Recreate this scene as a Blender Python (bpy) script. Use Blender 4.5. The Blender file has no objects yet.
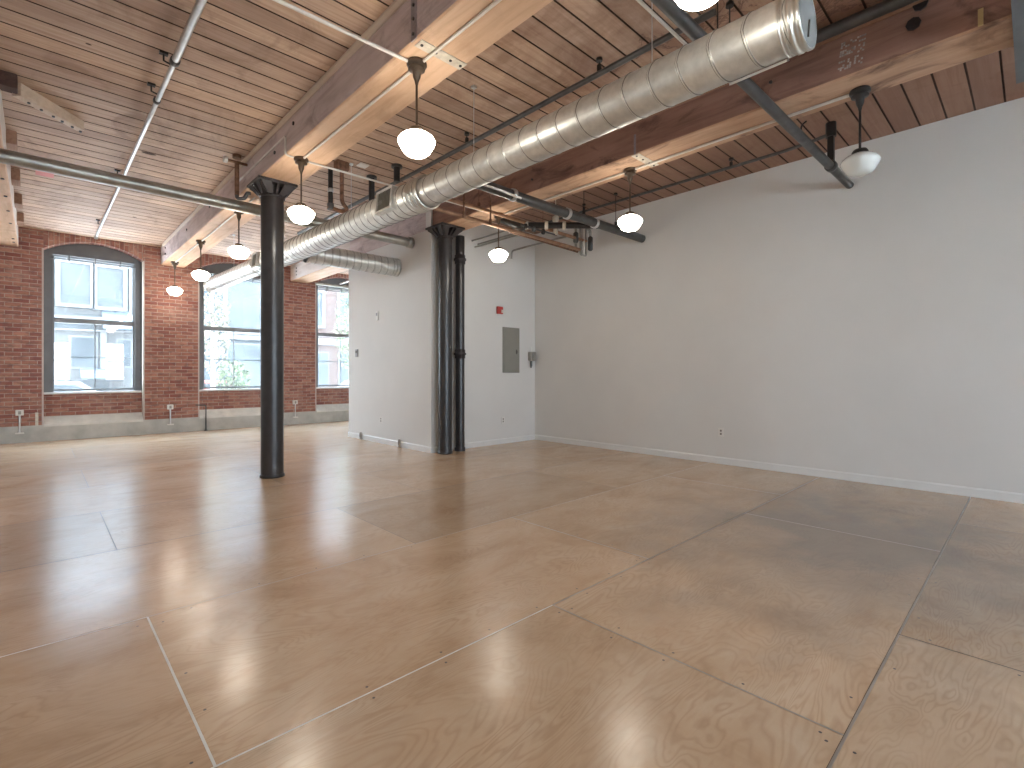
import bpy, math, random
from mathutils import Vector, Matrix
random.seed(7)
S = bpy.context.scene
COL = S.collection
PI = math.pi

# ------------------------------------------------------------------ materials
def new_mat(name):
    m = bpy.data.materials.new(name); m.use_nodes = True
    nt = m.node_tree; nt.nodes.clear()
    out = nt.nodes.new('ShaderNodeOutputMaterial')
    return m, nt, out

class NT:
    """small helper for wiring shader nodes"""
    def __init__(s, nt): s.nt = nt
    def n(s, kind, **kw):
        nd = s.nt.nodes.new('ShaderNode' + kind)
        for k, v in kw.items():
            if k in nd.inputs.keys(): s.put(nd.inputs[k], v)
            else: setattr(nd, k, v)
        return nd
    def put(s, sock, v):
        if hasattr(v, 'is_linked') or hasattr(v, 'links'): s.nt.links.new(v, sock)
        else: sock.default_value = v
    def math(s, op, a, b=None, c=None):
        nd = s.nt.nodes.new('ShaderNodeMath'); nd.operation = op
        s.put(nd.inputs[0], a)
        if b is not None: s.put(nd.inputs[1], b)
        if c is not None: s.put(nd.inputs[2], c)
        return nd.outputs[0]
    def mix(s, f, a, b, blend='MIX'):
        nd = s.nt.nodes.new('ShaderNodeMix'); nd.data_type = 'RGBA'; nd.blend_type = blend
        s.put(nd.inputs[0], f); s.put(nd.inputs[6], a); s.put(nd.inputs[7], b)
        return nd.outputs[2]
    def ramp(s, f, stops):
        nd = s.nt.nodes.new('ShaderNodeValToRGB'); el = nd.color_ramp.elements
        while len(el) < len(stops): el.new(.5)
        for e, (p, c) in zip(el, stops): e.position = p; e.color = c if len(c) == 4 else (*c, 1)
        s.put(nd.inputs[0], f); return nd.outputs[0]
    def noise(s, vec, scale, detail=3, rough=.55, dist=0):
        nd = s.n('TexNoise'); nd.inputs['Scale'].default_value = scale; nd.inputs['Detail'].default_value = detail
        nd.inputs['Roughness'].default_value = rough; nd.inputs['Distortion'].default_value = dist
        s.put(nd.inputs['Vector'], vec); return nd.outputs['Fac']
    def map(s, vec, scale=(1, 1, 1), loc=(0, 0, 0)):
        nd = s.n('Mapping'); nd.inputs['Scale'].default_value = scale; nd.inputs['Location'].default_value = loc
        s.put(nd.inputs['Vector'], vec); return nd.outputs[0]
    def bump(s, h, strength=.2, dist=.01):
        nd = s.n('Bump'); nd.inputs['Strength'].default_value = strength; nd.inputs['Distance'].default_value = dist
        s.put(nd.inputs['Height'], h); return nd.outputs[0]

def rgb(r, g, b): return (r, g, b, 1)

def principled(name, color, rough=.5, metal=0, spec=.5, noise_amt=.06, noise_scale=6, bump=0, bump_scale=40, coat=0):
    m, nt, out = new_mat(name); t = NT(nt)
    p = t.n('BsdfPrincipled'); tc = t.n('TexCoord')
    f = t.noise(tc.outputs['Object'], noise_scale, 4)
    lo = tuple(max(0, c * (1 - noise_amt * 2)) for c in color); hi = tuple(min(1, c * (1 + noise_amt * 2)) for c in color)
    c = t.ramp(f, [(.3, lo), (.7, hi)])
    t.put(p.inputs['Base Color'], c)
    p.inputs['Roughness'].default_value = rough; p.inputs['Metallic'].default_value = metal
    p.inputs['Specular IOR Level'].default_value = spec; p.inputs['Coat Weight'].default_value = coat
    if bump:
        b = t.bump(t.noise(tc.outputs['Object'], bump_scale, 4), bump, .005); t.put(p.inputs['Normal'], b)
    nt.links.new(p.outputs[0], out.inputs[0]); return m

def wood_mat(name, base, dark, light, axis=1, pitch=None, rough=.6, stain=None, stain_amt=.5, off=0.0, grain=1.0):
    """grain runs along `axis`; pitch>0 gives each board across Y its own tint"""
    m, nt, out = new_mat(name); t = NT(nt)
    p = t.n('BsdfPrincipled'); tc = t.n('TexCoord'); o = tc.outputs['Object']
    sc = [26 * grain] * 3; sc[axis] = 1.3
    vec = t.map(o, sc)
    if pitch:
        sep = t.n('SeparateXYZ'); t.put(sep.inputs[0], o)
        idx = t.math('FLOOR', t.math('DIVIDE', t.math('ADD', sep.outputs[1], off), pitch))
        wn = t.n('TexWhiteNoise'); wn.noise_dimensions = '1D'; t.put(wn.inputs['W'], idx)
        cmb = t.n('CombineXYZ'); t.put(cmb.inputs[0], t.math('MULTIPLY', wn.outputs['Value'], 37.0))
        va = t.n('VectorMath'); va.operation = 'ADD'; t.put(va.inputs[0], vec); t.put(va.inputs[1], cmb.outputs[0]); vec = va.outputs[0]
    g = t.noise(vec, 1.0, 5, .6, .6)
    c = t.ramp(g, [(.25, dark), (.5, base), (.78, light)])
    blot = t.noise(t.map(o, (1.1, 1.1, 1.1)), 1.6, 4, .6)
    c = t.mix(t.math('MULTIPLY', t.ramp(blot, [(.42, (0, 0, 0)), (.72, (1, 1, 1))]), .45), c, rgb(*dark))
    if pitch:
        c2 = t.mix(1.0, c, t.ramp(wn.outputs['Value'], [(0, (.78, .74, .74)), (.5, (1, 1, 1)), (1, (1.12, 1.08, 1.02))]), 'MULTIPLY'); c = c2
    if stain:
        s_ = t.noise(t.map(o, (.9, .55, 1.2), (3.1, 1.7, .4)), 2.2, 6, .65, 1.2)
        c = t.mix(t.math('MULTIPLY', t.ramp(s_, [(.52, (0, 0, 0)), (.66, (1, 1, 1))]), stain_amt), c, rgb(*stain))
    if pitch:      # noisy red-brown darkening that grows towards the long white wall, with water rings
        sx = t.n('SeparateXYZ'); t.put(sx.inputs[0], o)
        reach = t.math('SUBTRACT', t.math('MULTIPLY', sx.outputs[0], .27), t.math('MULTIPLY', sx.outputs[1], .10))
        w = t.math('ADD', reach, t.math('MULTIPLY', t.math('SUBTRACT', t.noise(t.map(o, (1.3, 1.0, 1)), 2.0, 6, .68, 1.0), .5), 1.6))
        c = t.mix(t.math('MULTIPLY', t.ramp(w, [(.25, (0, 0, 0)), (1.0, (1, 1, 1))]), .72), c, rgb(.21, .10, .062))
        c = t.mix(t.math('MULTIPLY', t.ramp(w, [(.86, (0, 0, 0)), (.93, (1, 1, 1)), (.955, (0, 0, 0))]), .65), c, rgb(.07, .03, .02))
    t.put(p.inputs['Base Color'], c)
    p.inputs['Roughness'].default_value = rough; p.inputs['Specular IOR Level'].default_value = .35
    t.put(p.inputs['Normal'], t.bump(g, .25, .004))
    nt.links.new(p.outputs[0], out.inputs[0]); return m

def brick_mat(name):
    m, nt, out = new_mat(name); t = NT(nt)
    p = t.n('BsdfPrincipled'); uv = t.n('UVMap').outputs[0]
    b = t.n('TexBrick'); t.put(b.inputs['Vector'], uv)
    b.offset = .5; b.squash = 1
    b.inputs['Scale'].default_value = 1; b.inputs['Brick Width'].default_value = .215; b.inputs['Row Height'].default_value = .075
    b.inputs['Mortar Size'].default_value = .006; b.inputs['Mortar Smooth'].default_value = .2; b.inputs['Bias'].default_value = .0
    b.inputs['Color1'].default_value = rgb(.25, .085, .065); b.inputs['Color2'].default_value = rgb(.44, .215, .155)
    b.inputs['Mortar'].default_value = rgb(.44, .345, .295)
    n1 = t.noise(uv, 2.2, 5, .65); n2 = t.noise(t.map(uv, (5, 13.3, 1)), 1.3, 4, .7)
    c = t.mix(t.math('MULTIPLY', t.ramp(n2, [(.45, (0, 0, 0)), (.68, (1, 1, 1))]), .75), b.outputs['Color'], rgb(.15, .085, .08))
    c = t.mix(t.math('MULTIPLY', t.ramp(n1, [(.5, (0, 0, 0)), (.75, (1, 1, 1))]), .35), c, rgb(.52, .36, .30))
    t.put(p.inputs['Base Color'], c); p.inputs['Roughness'].default_value = .85
    h = t.math('SUBTRACT', t.math('MULTIPLY', n2, .35), b.outputs['Fac'])
    t.put(p.inputs['Normal'], t.bump(h, .6, .008))
    nt.links.new(p.outputs[0], out.inputs[0]); return m

ROW0, ROWH, PANW = .45, 1.35, 2.585
def floor_mat():
    m, nt, out = new_mat('varnished_plywood'); t = NT(nt)
    p = t.n('BsdfPrincipled'); tc = t.n('TexCoord'); o = tc.outputs['Object']
    sep = t.n('SeparateXYZ'); t.put(sep.inputs[0], o); X, Y = sep.outputs[0], sep.outputs[1]
    row = t.math('FLOOR', t.math('DIVIDE', t.math('SUBTRACT', Y, ROW0), ROWH))
    odd = t.math('ABSOLUTE', t.math('MODULO', row, 2.0))
    x0 = t.math('SUBTRACT', 2.02, t.math('MULTIPLY', odd, 1.61))
    colm = t.math('FLOOR', t.math('DIVIDE', t.math('SUBTRACT', X, x0), PANW))
    cmb = t.n('CombineXYZ'); t.put(cmb.inputs[0], row); t.put(cmb.inputs[1], colm)
    wn = t.n('TexWhiteNoise'); wn.noise_dimensions = '2D'; t.put(wn.inputs['Vector'], cmb.outputs[0])
    sc = t.n('VectorMath'); sc.operation = 'SCALE'; t.put(sc.inputs[0], wn.outputs['Color']); sc.inputs['Scale'].default_value = 23
    add = t.n('VectorMath'); add.operation = 'ADD'; t.put(add.inputs[0], o); t.put(add.inputs[1], sc.outputs[0]); v = add.outputs[0]
    # rotary cut veneer: contour rings of a smooth field stretched along the sheet
    field = t.noise(t.map(v, (.75, 2.7, 1)), 1.0, 3.5, .55, .6)
    rings = t.math('FRACT', t.math('MULTIPLY', field, 34.0))
    rings = t.math('ABSOLUTE', t.math('SUBTRACT', rings, .5))
    fine = t.noise(t.map(v, (5, 60, 1)), 1.0, 5, .65, .8)
    blot = t.noise(t.map(v, (.8, 1.3, 1)), 1.6, 6, .66, .7)
    c = t.ramp(blot, [(.3, (.47, .305, .178)), (.48, (.58, .415, .268)), (.75, (.67, .515, .365))])
    gm = t.ramp(t.noise(t.map(v, (1.1, 1.6, 1), (4, 2, 0)), 1.5, 3, .6), [(.35, (.12, .12, .12)), (.65, (.42, .42, .42))])
    c = t.mix(t.math('MULTIPLY', t.ramp(rings, [(.0, (1, 1, 1)), (.30, (0, 0, 0))]), gm), c, rgb(.36, .215, .12))
    c = t.mix(t.math('MULTIPLY', fine, .22), c, rgb(.33, .21, .13))
    tint = t.ramp(wn.outputs['Value'], [(0, (.86, .85, .84)), (.5, (1, 1, 1)), (1, (1.08, 1.06, 1.04))])
    c = t.mix(1.0, c, tint, 'MULTIPLY')
    # grey foot-traffic dirt ground into the finish near the long white wall
    d1 = t.n('VectorMath'); d1.operation = 'DISTANCE'; t.put(d1.inputs[0], t.map(o, (1, 1.25, 1))); d1.inputs[1].default_value = (4.55, 1.15, 0)
    grey = t.math('MULTIPLY', t.ramp(d1.outputs['Value'], [(.0, (1, 1, 1)), (1.0, (0, 0, 0))]), 1.0)
    nn = t.noise(o, 1.7, 5, .6)
    d2 = t.math('ADD', d1.outputs['Value'], t.math('MULTIPLY', t.math('SUBTRACT', nn, .5), 2.6))
    gf = t.ramp(t.math('DIVIDE', d2, 2.2), [(.25, (1, 1, 1)), (1.0, (0, 0, 0))])
    c = t.mix(t.math('MULTIPLY', gf, .75), c, rgb(.215, .18, .155))
    t.put(p.inputs['Base Color'], c)
    rn = t.noise(t.map(o, (1.2, 3.0, 1)), 2.2, 4, .6)
    ro = t.ramp(rn, [(.3, (.19, .19, .19)), (.7, (.262, .262, .262))])
    t.put(p.inputs['Roughness'], ro); p.inputs['Specular IOR Level'].default_value = 1.0
    wav = t.noise(t.map(o, (1.0, 1.4, 1)), 2.4, 3, .5)
    b = t.bump(t.math('ADD', t.math('MULTIPLY', wav, 1.0), t.math('MULTIPLY', fine, .03)), .05, .02)
    t.put(p.inputs['Normal'], b)
    nt.links.new(p.outputs[0], out.inputs[0]); return m

def emit_mat(name, color, strength):
    m, nt, out = new_mat(name); t = NT(nt)
    p = t.n('BsdfPrincipled'); p.inputs['Base Color'].default_value = rgb(.85, .83, .78); p.inputs['Roughness'].default_value = .25
    p.inputs['Emission Color'].default_value = rgb(*color); p.inputs['Emission Strength'].default_value = strength
    nt.links.new(p.outputs[0], out.inputs[0]); return m

def glass_mat():
    m, nt, out = new_mat('window_glass'); t = NT(nt)
    tr = t.n('BsdfTransparent'); tr.inputs[0].default_value = rgb(.95, .97, .98)
    gl = t.n('BsdfGlossy'); gl.inputs['Roughness'].default_value = .02; gl.inputs[0].default_value = rgb(1, 1, 1)
    du = t.n('BsdfTranslucent'); du.inputs[0].default_value = rgb(.92, .95, .97)
    lw = t.n('LayerWeight'); lw.inputs['Blend'].default_value = .5
    fr = t.math('ADD', t.math('MULTIPLY', t.math('POWER', lw.outputs['Facing'], 5.0), .9), .04)
    tc = t.n('TexCoord')
    veil = t.ramp(t.noise(tc.outputs['Object'], 1.7, 4, .6), [(.3, (.006, .006, .006)), (.75, (.017, .017, .017))])  # pale veil added so the view outside looks hazy and washed out
    m1 = t.n('MixShader'); t.put(m1.inputs[0], veil); t.put(m1.inputs[1], tr.outputs[0]); t.put(m1.inputs[2], du.outputs[0])
    m2 = t.n('MixShader'); t.put(m2.inputs[0], fr); t.put(m2.inputs[1], m1.outputs[0]); t.put(m2.inputs[2], gl.outputs[0])
    nt.links.new(m2.outputs[0], out.inputs[0]); return m

M = {}
M['floor'] = floor_mat()
M['seam_light'] = principled('pale_seam_filler', (.78, .76, .72), .35, 0, .5)
M['seam_dark'] = principled('dark_seam', (.06, .045, .035), .5, 0, .4)
M['seam_grey'] = principled('grey_metal_seam_strip', (.40, .36, .31), .35, .3)
M['screw'] = principled('dark_screw_head', (.07, .05, .04), .5)
M['paint'] = principled('white_wall_paint', (.67, .658, .635), .62, 0, .35, .012, 1.5, .04, 160)
M['trimpaint'] = principled('white_trim_paint', (.72, .715, .70), .4, 0, .5, .012)
BPITCH = .2175
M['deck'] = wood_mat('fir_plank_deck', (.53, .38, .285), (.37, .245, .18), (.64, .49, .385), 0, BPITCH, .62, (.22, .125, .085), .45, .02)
M['gap'] = principled('shadow_gap_wood', (.07, .04, .028), .9)
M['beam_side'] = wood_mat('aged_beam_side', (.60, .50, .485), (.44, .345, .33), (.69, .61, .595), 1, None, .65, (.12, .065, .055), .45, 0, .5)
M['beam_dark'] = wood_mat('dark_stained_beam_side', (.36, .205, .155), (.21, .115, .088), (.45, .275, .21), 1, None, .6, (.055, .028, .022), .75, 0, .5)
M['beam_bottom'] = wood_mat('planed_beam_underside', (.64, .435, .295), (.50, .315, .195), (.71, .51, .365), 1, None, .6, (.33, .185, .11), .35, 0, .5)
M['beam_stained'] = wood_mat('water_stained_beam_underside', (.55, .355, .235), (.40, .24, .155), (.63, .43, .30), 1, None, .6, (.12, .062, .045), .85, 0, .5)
M['white_beam'] = wood_mat('whitewashed_beam', (.62, .56, .52), (.52, .45, .41), (.72, .67, .63), 1, None, .65, None, 0, 0, .5)
M['dark_block'] = wood_mat('dark_end_grain', (.085, .045, .036), (.05, .028, .024), (.12, .07, .055), 1, None, .7)
M['pale_wood'] = wood_mat('pale_pine', (.62, .50, .39), (.52, .40, .30), (.70, .59, .48), 1, None, .6)
M['brown_wood'] = wood_mat('brown_block_wood', (.34, .20, .135), (.24, .13, .085), (.42, .27, .19), 1, None, .65)
M['brick'] = brick_mat('red_brick')
M['bead'] = principled('pale_corner_bead', (.52, .45, .41), .5)
M['concrete'] = principled('grey_painted_concrete', (.47, .47, .44), .55, 0, .4, .08, 4, .15, 30)
M['concrete_pale'] = principled('pale_concrete_sill', (.66, .66, .62), .6, 0, .4, .06, 5, .1, 30)
M['frame'] = principled('grey_window_paint', (.13, .135, .14), .45, 0, .5, .05)
M['sash'] = principled('grey_sash_paint', (.21, .22, .23), .4, 0, .5, .05)
M['sill'] = principled('pale_sill_paint', (.66, .65, .63), .45, 0, .5, .03)
M['glass'] = glass_mat()
M['iron'] = principled('black_painted_iron', (.028, .026, .028), .33, .0, .6, .12, 9, .08, 60)
M['iron_rough'] = principled('black_cast_iron', (.035, .03, .033), .45, .0, .5, .15, 12, .25, 40)
M['galv'] = principled('galvanized_steel', (.66, .665, .64), .40, .72, .5, .07, 14)
M['galv_dark'] = principled('shaded_grimy_duct_seam', (.25, .25, .235), .5, .5, .5, .07, 14)  # seam shadow and grime painted dark on the ridge flanks
M['cap_grey'] = principled('dull_zinc_cap', (.27, .285, .28), .65, .1, .3, .06)
M['galv_seam'] = principled('galvanized_edge', (.70, .70, .66), .28, .9, .5, .05)
M['pipe_grey'] = principled('grey_steel_pipe', (.36, .355, .325), .36, .7, .5, .10, 7)
M['pipe_dark'] = principled('dark_steel_pipe', (.10, .10, .10), .4, .6, .5, .12, 8)
M['pipe_black'] = principled('black_steel_pipe', (.035, .033, .033), .42, .4, .5, .15, 8)
M['zinc'] = principled('zinc_conduit', (.62, .63, .63), .3, .85, .5, .06, 9)
M['white_conduit'] = principled('pale_painted_conduit', (.66, .62, .57), .45, .1, .5, .05)
M['rust'] = principled('rusty_pipe', (.20, .105, .065), .6, .35, .4, .25, 18, .2, 50)
M['copper'] = principled('dull_copper_pipe', (.38, .225, .145), .4, .7, .5, .14, 10)
M['bronze'] = principled('dark_bronze', (.12, .085, .06), .38, .7, .5, .15, 14)
M['black'] = principled('black_metal', (.03, .028, .027), .4, .4)
M['shade_on'] = emit_mat('lit_opal_glass', (1.0, .91, .77), 10.5)
M['shade_off'] = principled('unlit_opal_glass', (.72, .75, .73), .15, 0, .6, .02, coat=.4)
M['strap'] = principled('pale_steel_strap', (.60, .55, .47), .5, .2, .5, .10, 20)
M['strap_grey'] = principled('lavender_grey_strap', (.30, .26, .27), .5, .2, .5, .10, 20)
M['panel_grey'] = principled('grey_enamel', (.265, .255, .225), .42, .1, .5, .02)
M['box_grey'] = principled('grey_cast_box', (.33, .31, .28), .45, .3)
M['red'] = principled('red_plastic', (.42, .035, .03), .4)
M['strobe'] = principled('clear_strobe_lens', (.75, .62, .58), .2)
M['plate'] = principled('white_cover_plate', (.72, .70, .665), .35, 0, .5, .01)
M['slot'] = principled('dark_slots', (.12, .11, .10), .6)
M['thermo'] = principled('grey_thermostat_plastic', (.30, .31, .32), .45)
M['grille'] = principled('grey_register_blades', (.24, .23, .205), .5, .5)
M['tag_yellow'] = principled('pale_yellow_shim', (.62, .46, .22), .6)
M['stencil'] = principled('chipped_white_paint', (.46, .42, .38), .7, 0, .3, .25, 30)
M['sheet_grey'] = principled('grey_sheet_metal', (.13, .14, .15), .5, .3)
M['pink'] = principled('pink_chalk_mark', (.62, .25, .24), .8)
# outside
M['asphalt'] = principled('pale_asphalt', (.42, .42, .42), .85, 0, .3, .1, 3)
M['pavement'] = principled('pale_pavement', (.66, .65, .63), .8, 0, .3, .08, 2)
M['stucco'] = principled('cream_stucco', (0.059, 0.059, 0.057), .8, 0, 0, .05, 1)
M['bluegrey'] = principled('blue_grey_cladding', (0.037, 0.043, 0.047), .8, 0, 0, .08, 1)
M['salmon'] = principled('salmon_brick_front', (0.062, 0.044, 0.038), .8, 0, 0, .08, 4)
M['stone'] = principled('white_stone_trim', (0.090, 0.090, 0.090), .8, 0, 0, .04)
M['outglass'] = principled('pale_blue_window', (0.050, 0.055, 0.058), .5, 0, 0, .10, .8)
M['outdark'] = principled('grey_shop_interior', (0.041, 0.046, 0.048), .5, 0, 0, .2, .6)
M['awning'] = principled('pale_blue_awning', (0.055, 0.069, 0.081), .8, 0, 0, .04)
M['leaf'] = principled('pale_green_leaf', (0.062, 0.080, 0.040), .6, 0, .3, .2, 2)
M['leaf2'] = principled('yellowing_leaf', (0.109, 0.102, 0.069), .6, 0, .3, .15, 2)
M['bark'] = principled('grey_bark', (.17, .14, .12), .9, 0, .2, .2, 9)
M['car_white'] = principled('white_car_paint', (0.132, 0.135, 0.139), .5, 0, .1, .01)
M['car_red'] = principled('coral_car_paint', (0.139, 0.050, 0.041), .5, 0, .1, .01)
M['car_silver'] = principled('silver_car_paint', (0.099, 0.109, 0.115), .5, 0, .1, .01)
M['tyre'] = principled('tyre_rubber', (.05, .05, .05), .8)
M['roofing'] = principled('roofing_felt', (.2, .2, .2), .9)

# ------------------------------------------------------------------ mesh builder
class MB:
    def __init__(s): s.v = []; s.f = []; s.m = []; s.sm = []; s.uv = {}
    def vert(s, p): s.v.append(tuple(p)); return len(s.v) - 1
    def face(s, idx, m=0, smooth=False, uv=None):
        s.f.append(tuple(idx)); s.m.append(m); s.sm.append(smooth)
        if uv: s.uv[len(s.f) - 1] = uv
    def quad(s, a, b, c, d, m=0, uv=None):
        i = [s.vert(p) for p in (a, b, c, d)]; s.face(i, m, False, uv)
    def box(s, x0, x1, y0, y1, z0, z1, m=0, bev=0):
        if bev:
            b = bev
            # chamfered box through an octagonal prism stack
            def ring(z, d): return [(x0 + b + d, y0 + d, z), (x1 - b - d, y0 + d, z), (x1 - d, y0 + b + d, z), (x1 - d, y1 - b - d, z), (x1 - b - d, y1 - d, z), (x0 + b + d, y1 - d, z), (x0 + d, y1 - b - d, z), (x0 + d, y0 + b + d, z)]
            s.loft([ring(z0, b * .7), ring(z0 + b, 0), ring(z1 - b, 0), ring(z1, b * .7)], m, True, False); return
        p = [(x0, y0, z0), (x1, y0, z0), (x1, y1, z0), (x0, y1, z0), (x0, y0, z1), (x1, y0, z1), (x1, y1, z1), (x0, y1, z1)]
        i = [s.vert(q) for q in p]
        for q in ((0, 3, 2, 1), (4, 5, 6, 7), (0, 1, 5, 4), (1, 2, 6, 5), (2, 3, 7, 6), (3, 0, 4, 7)): s.face([i[k] for k in q], m)
    def obox(s, c, ax, ay, az, m=0):
        """oriented box: centre and three half-axis vectors"""
        c = Vector(c); ax, ay, az = Vector(ax), Vector(ay), Vector(az)
        p = [c + a * ax + b * ay + d * az for d in (-1, 1) for (a, b) in ((-1, -1), (1, -1), (1, 1), (-1, 1))]
        i = [s.vert(q) for q in p]
        for q in ((0, 3, 2, 1), (4, 5, 6, 7), (0, 1, 5, 4), (1, 2, 6, 5), (2, 3, 7, 6), (3, 0, 4, 7)): s.face([i[k] for k in q], m)
    def loft(s, rings, m=0, cap=True, smooth=True):
        n = len(rings[0]); ids = [[s.vert(p) for p in r] for r in rings]
        for a, b in zip(ids[:-1], ids[1:]):
            for k in range(n): s.face((a[k], a[(k + 1) % n], b[(k + 1) % n], b[k]), m, smooth)
        if cap:
            a = [s.vert(p) for p in rings[0]]; b = [s.vert(p) for p in rings[-1]]
            s.face(a[::-1], m); s.face(b, m)
    def lathe(s, prof, c=(0, 0, 0), n=24, m=0, smooth=True):
        """profile of (r, z) about the vertical through c"""
        rings = [[(c[0] + max(r, 1e-4) * math.cos(2 * PI * k / n), c[1] + max(r, 1e-4) * math.sin(2 * PI * k / n), c[2] + z) for k in range(n)] for r, z in prof]
        if prof[0][1] > prof[-1][1]: rings = rings[::-1]
        s.loft(rings, m, True, smooth)
    def tube(s, pts, r, n=12, m=0, radii=None):
        pts = [Vector(p) for p in pts]; rings = []; up = None
        for i, p in enumerate(pts):
            d = (pts[min(i + 1, len(pts) - 1)] - pts[max(i - 1, 0)]).normalized()
            if up is None:
                up = Vector((0, 0, 1)) if abs(d.z) < .9 else Vector((0, 1, 0))
            a = d.cross(up).normalized(); up = a.cross(d).normalized()
            rr = radii[i] if radii else r
            rings.append([p + (a * math.cos(2 * PI * k / n) + up * math.sin(2 * PI * k / n)) * rr for k in range(n)])
        s.loft(rings, m)
    def elbow_tube(s, pts, r, bend=.06, n=12, m=0):
        """polyline whose corners are rounded"""
        pts = [Vector(p) for p in pts]; out = [pts[0]]
        for a, b, c in zip(pts[:-2], pts[1:-1], pts[2:]):
            d0 = (a - b); d1 = (c - b); k = min(bend, d0.length * .45, d1.length * .45); d0.normalize(); d1.normalize()
            p0, p1 = b + d0 * k, b + d1 * k
            for q in range(7):
                u = q / 6; out.append(p0 * (1 - u) ** 2 + b * 2 * u * (1 - u) + p1 * u * u)
        out.append(pts[-1]); s.tube(out, r, n, m)
    def prism(s, poly, axis, a, b, m=0):
        """polygon in the plane across `axis`, extruded from a to b"""
        def P(u, w, t): return {0: (t, u, w), 1: (u, t, w), 2: (u, w, t)}[axis]
        r0 = [P(u, w, a) for u, w in poly]; r1 = [P(u, w, b) for u, w in poly]
        s.loft([r0, r1], m, True, False)
    def build(s, name, mats, parent=None, origin=None):
        if not isinstance(mats, (list, tuple)): mats = [mats]
        if parent is not None: org = parent_origin(parent)
        elif origin is not None: org = Vector(origin)
        else:
            xs = [v[0] for v in s.v]; ys = [v[1] for v in s.v]; zs = [v[2] for v in s.v]
            org = Vector(((min(xs) + max(xs)) / 2, (min(ys) + max(ys)) / 2, min(zs)))
        me = bpy.data.meshes.new(name)
        me.from_pydata([tuple(Vector(v) - org) for v in s.v], [], s.f)
        for mt in mats: me.materials.append(mt)
        me.polygons.foreach_set('material_index', s.m); me.polygons.foreach_set('use_smooth', s.sm)
        ul = me.uv_layers.new(name='UVMap')
        for pi, poly in enumerate(me.polygons):
            n = poly.normal; cu = s.uv.get(pi)
            for k, li in enumerate(poly.loop_indices):
                if cu: ul.data[li].uv = cu[k]; continue
                v = s.v[me.loops[li].vertex_index]
                if abs(n.x) > abs(n.y) and abs(n.x) > abs(n.z): ul.data[li].uv = (v[1], v[2])
                elif abs(n.y) > abs(n.z): ul.data[li].uv = (v[0], v[2])
                else: ul.data[li].uv = (v[0], v[1])
        bm_fix(me)
        o = bpy.data.objects.new(name, me); COL.objects.link(o)
        if parent is not None: o.parent = parent
        else: o.location = org
        return o

import bmesh
def bm_fix(me):
    b = bmesh.new(); b.from_mesh(me)
    bmesh.ops.recalc_face_normals(b, faces=b.faces)
    b.to_mesh(me); b.free()

def parent_origin(p):
    w = Vector((0, 0, 0))
    while p is not None: w += Vector(p.location); p = p.parent
    return w
def tag(o, label, cat, group=None, kind=None):
    o['label'] = label; o['category'] = cat
    if group: o['group'] = group
    if kind: o['kind'] = kind
    return o
def thing(name, loc, label, cat, group=None):
    o = bpy.data.objects.new(name, None); COL.objects.link(o); o.location = loc; o.empty_display_size = .1
    return tag(o, label, cat, group)
def struct(o, label, cat='structure'):
    o['kind'] = 'structure'; o['label'] = label; o['category'] = cat; return o
def dup(root, loc, label, group=None):
    r = root.copy(); COL.objects.link(r); r.location = loc; r['label'] = label
    if group: r['group'] = group
    for ch in list(root.children):
        c = ch.copy(); COL.objects.link(c); c.parent = r
        for g in list(ch.children):
            d = g.copy(); COL.objects.link(d); d.parent = c
    return r

# ------------------------------------------------------------------ key dimensions (metres)
XR, XL = 6.905, -.565          # long white wall, left wall
YP, XB, YBX = 6.61, 4.525, 9.50  # partition front face, partition side face, its far corner
YW = 12.75                     # window wall face
H = 3.93                       # deck underside
ZB = 3.56                      # beam underside
YBACK = -5.0
W = [(.08, 1.59), (2.59, 4.10), (5.19, 6.70)]

# ------------------------------------------------------------------ floor
b = MB()
b.quad((XL, YBACK, 0), (XR, YBACK, 0), (XR, YW, 0), (XL, YW, 0), 0)
def flat(x0, x1, y0, y1, m, z=.0007): b.quad((x0, y0, z), (x1, y0, z), (x1, y1, z), (x0, y1, z), m)
rows = range(-4, 9)
for k in rows:
    y = ROW0 + ROWH * k
    # long seams: pale filler on the left part, worn grey strip to the right
    if k == 0:
        flat(XL, XR, y - .0045, y + .0045, 3); flat(XL, XR, y + .005, y + .0068, 2, .0009)
    elif k == 1:
        flat(XL, 2.02, y - .004, y + .004, 1); flat(2.02, XR, y - .005, y + .005, 3); flat(2.9, XR, y - .0015, y + .0015, 2, .0009)
    elif k == 2:
        flat(XL, .41, y - .004, y + .004, 1); flat(.41, XR, y - .0025, y + .0025, 3)
    else:
        flat(XL, XR, y - .004, y + .004, 2)
    x = (2.02 if k % 2 == 0 else .41) - PANW
    while x < XR:
        if x > XL:
            mm, wd = (1, .0045) if (k == 1 and x < 1) else (3, .004)
            if k in (-1,): mm, wd = 2, .003
            if k > 1: mm, wd = 2, .002
            flat(x - wd, x + wd, y, y + ROWH, mm, .0008)
            if -2 <= k <= 1:
                yy = y + .05
                while yy < y + ROWH:
                    for dx in (-.045, .045):
                        if random.random() < .75:
                            xx, y2 = x + dx + random.uniform(-.008, .008), yy + random.uniform(-.02, .02)
                            ids = [b.vert((xx + .006 * math.cos(a * PI / 4), y2 + .006 * math.sin(a * PI / 4), .001)) for a in range(8)]
                            b.face(ids, 4)
                    yy += .30
        x += PANW
    if -1 <= k <= 2:
        xx = XL + .2
        while xx < XR:
            for dy in (-.04, .04):
                if random.random() < .55:
                    x2, y2 = xx + random.uniform(-.03, .03), y + dy
                    ids = [b.vert((x2 + .006 * math.cos(a * PI / 4), y2 + .006 * math.sin(a * PI / 4), .001)) for a in range(8)]
                    b.face(ids, 4)
            xx += .33
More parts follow.
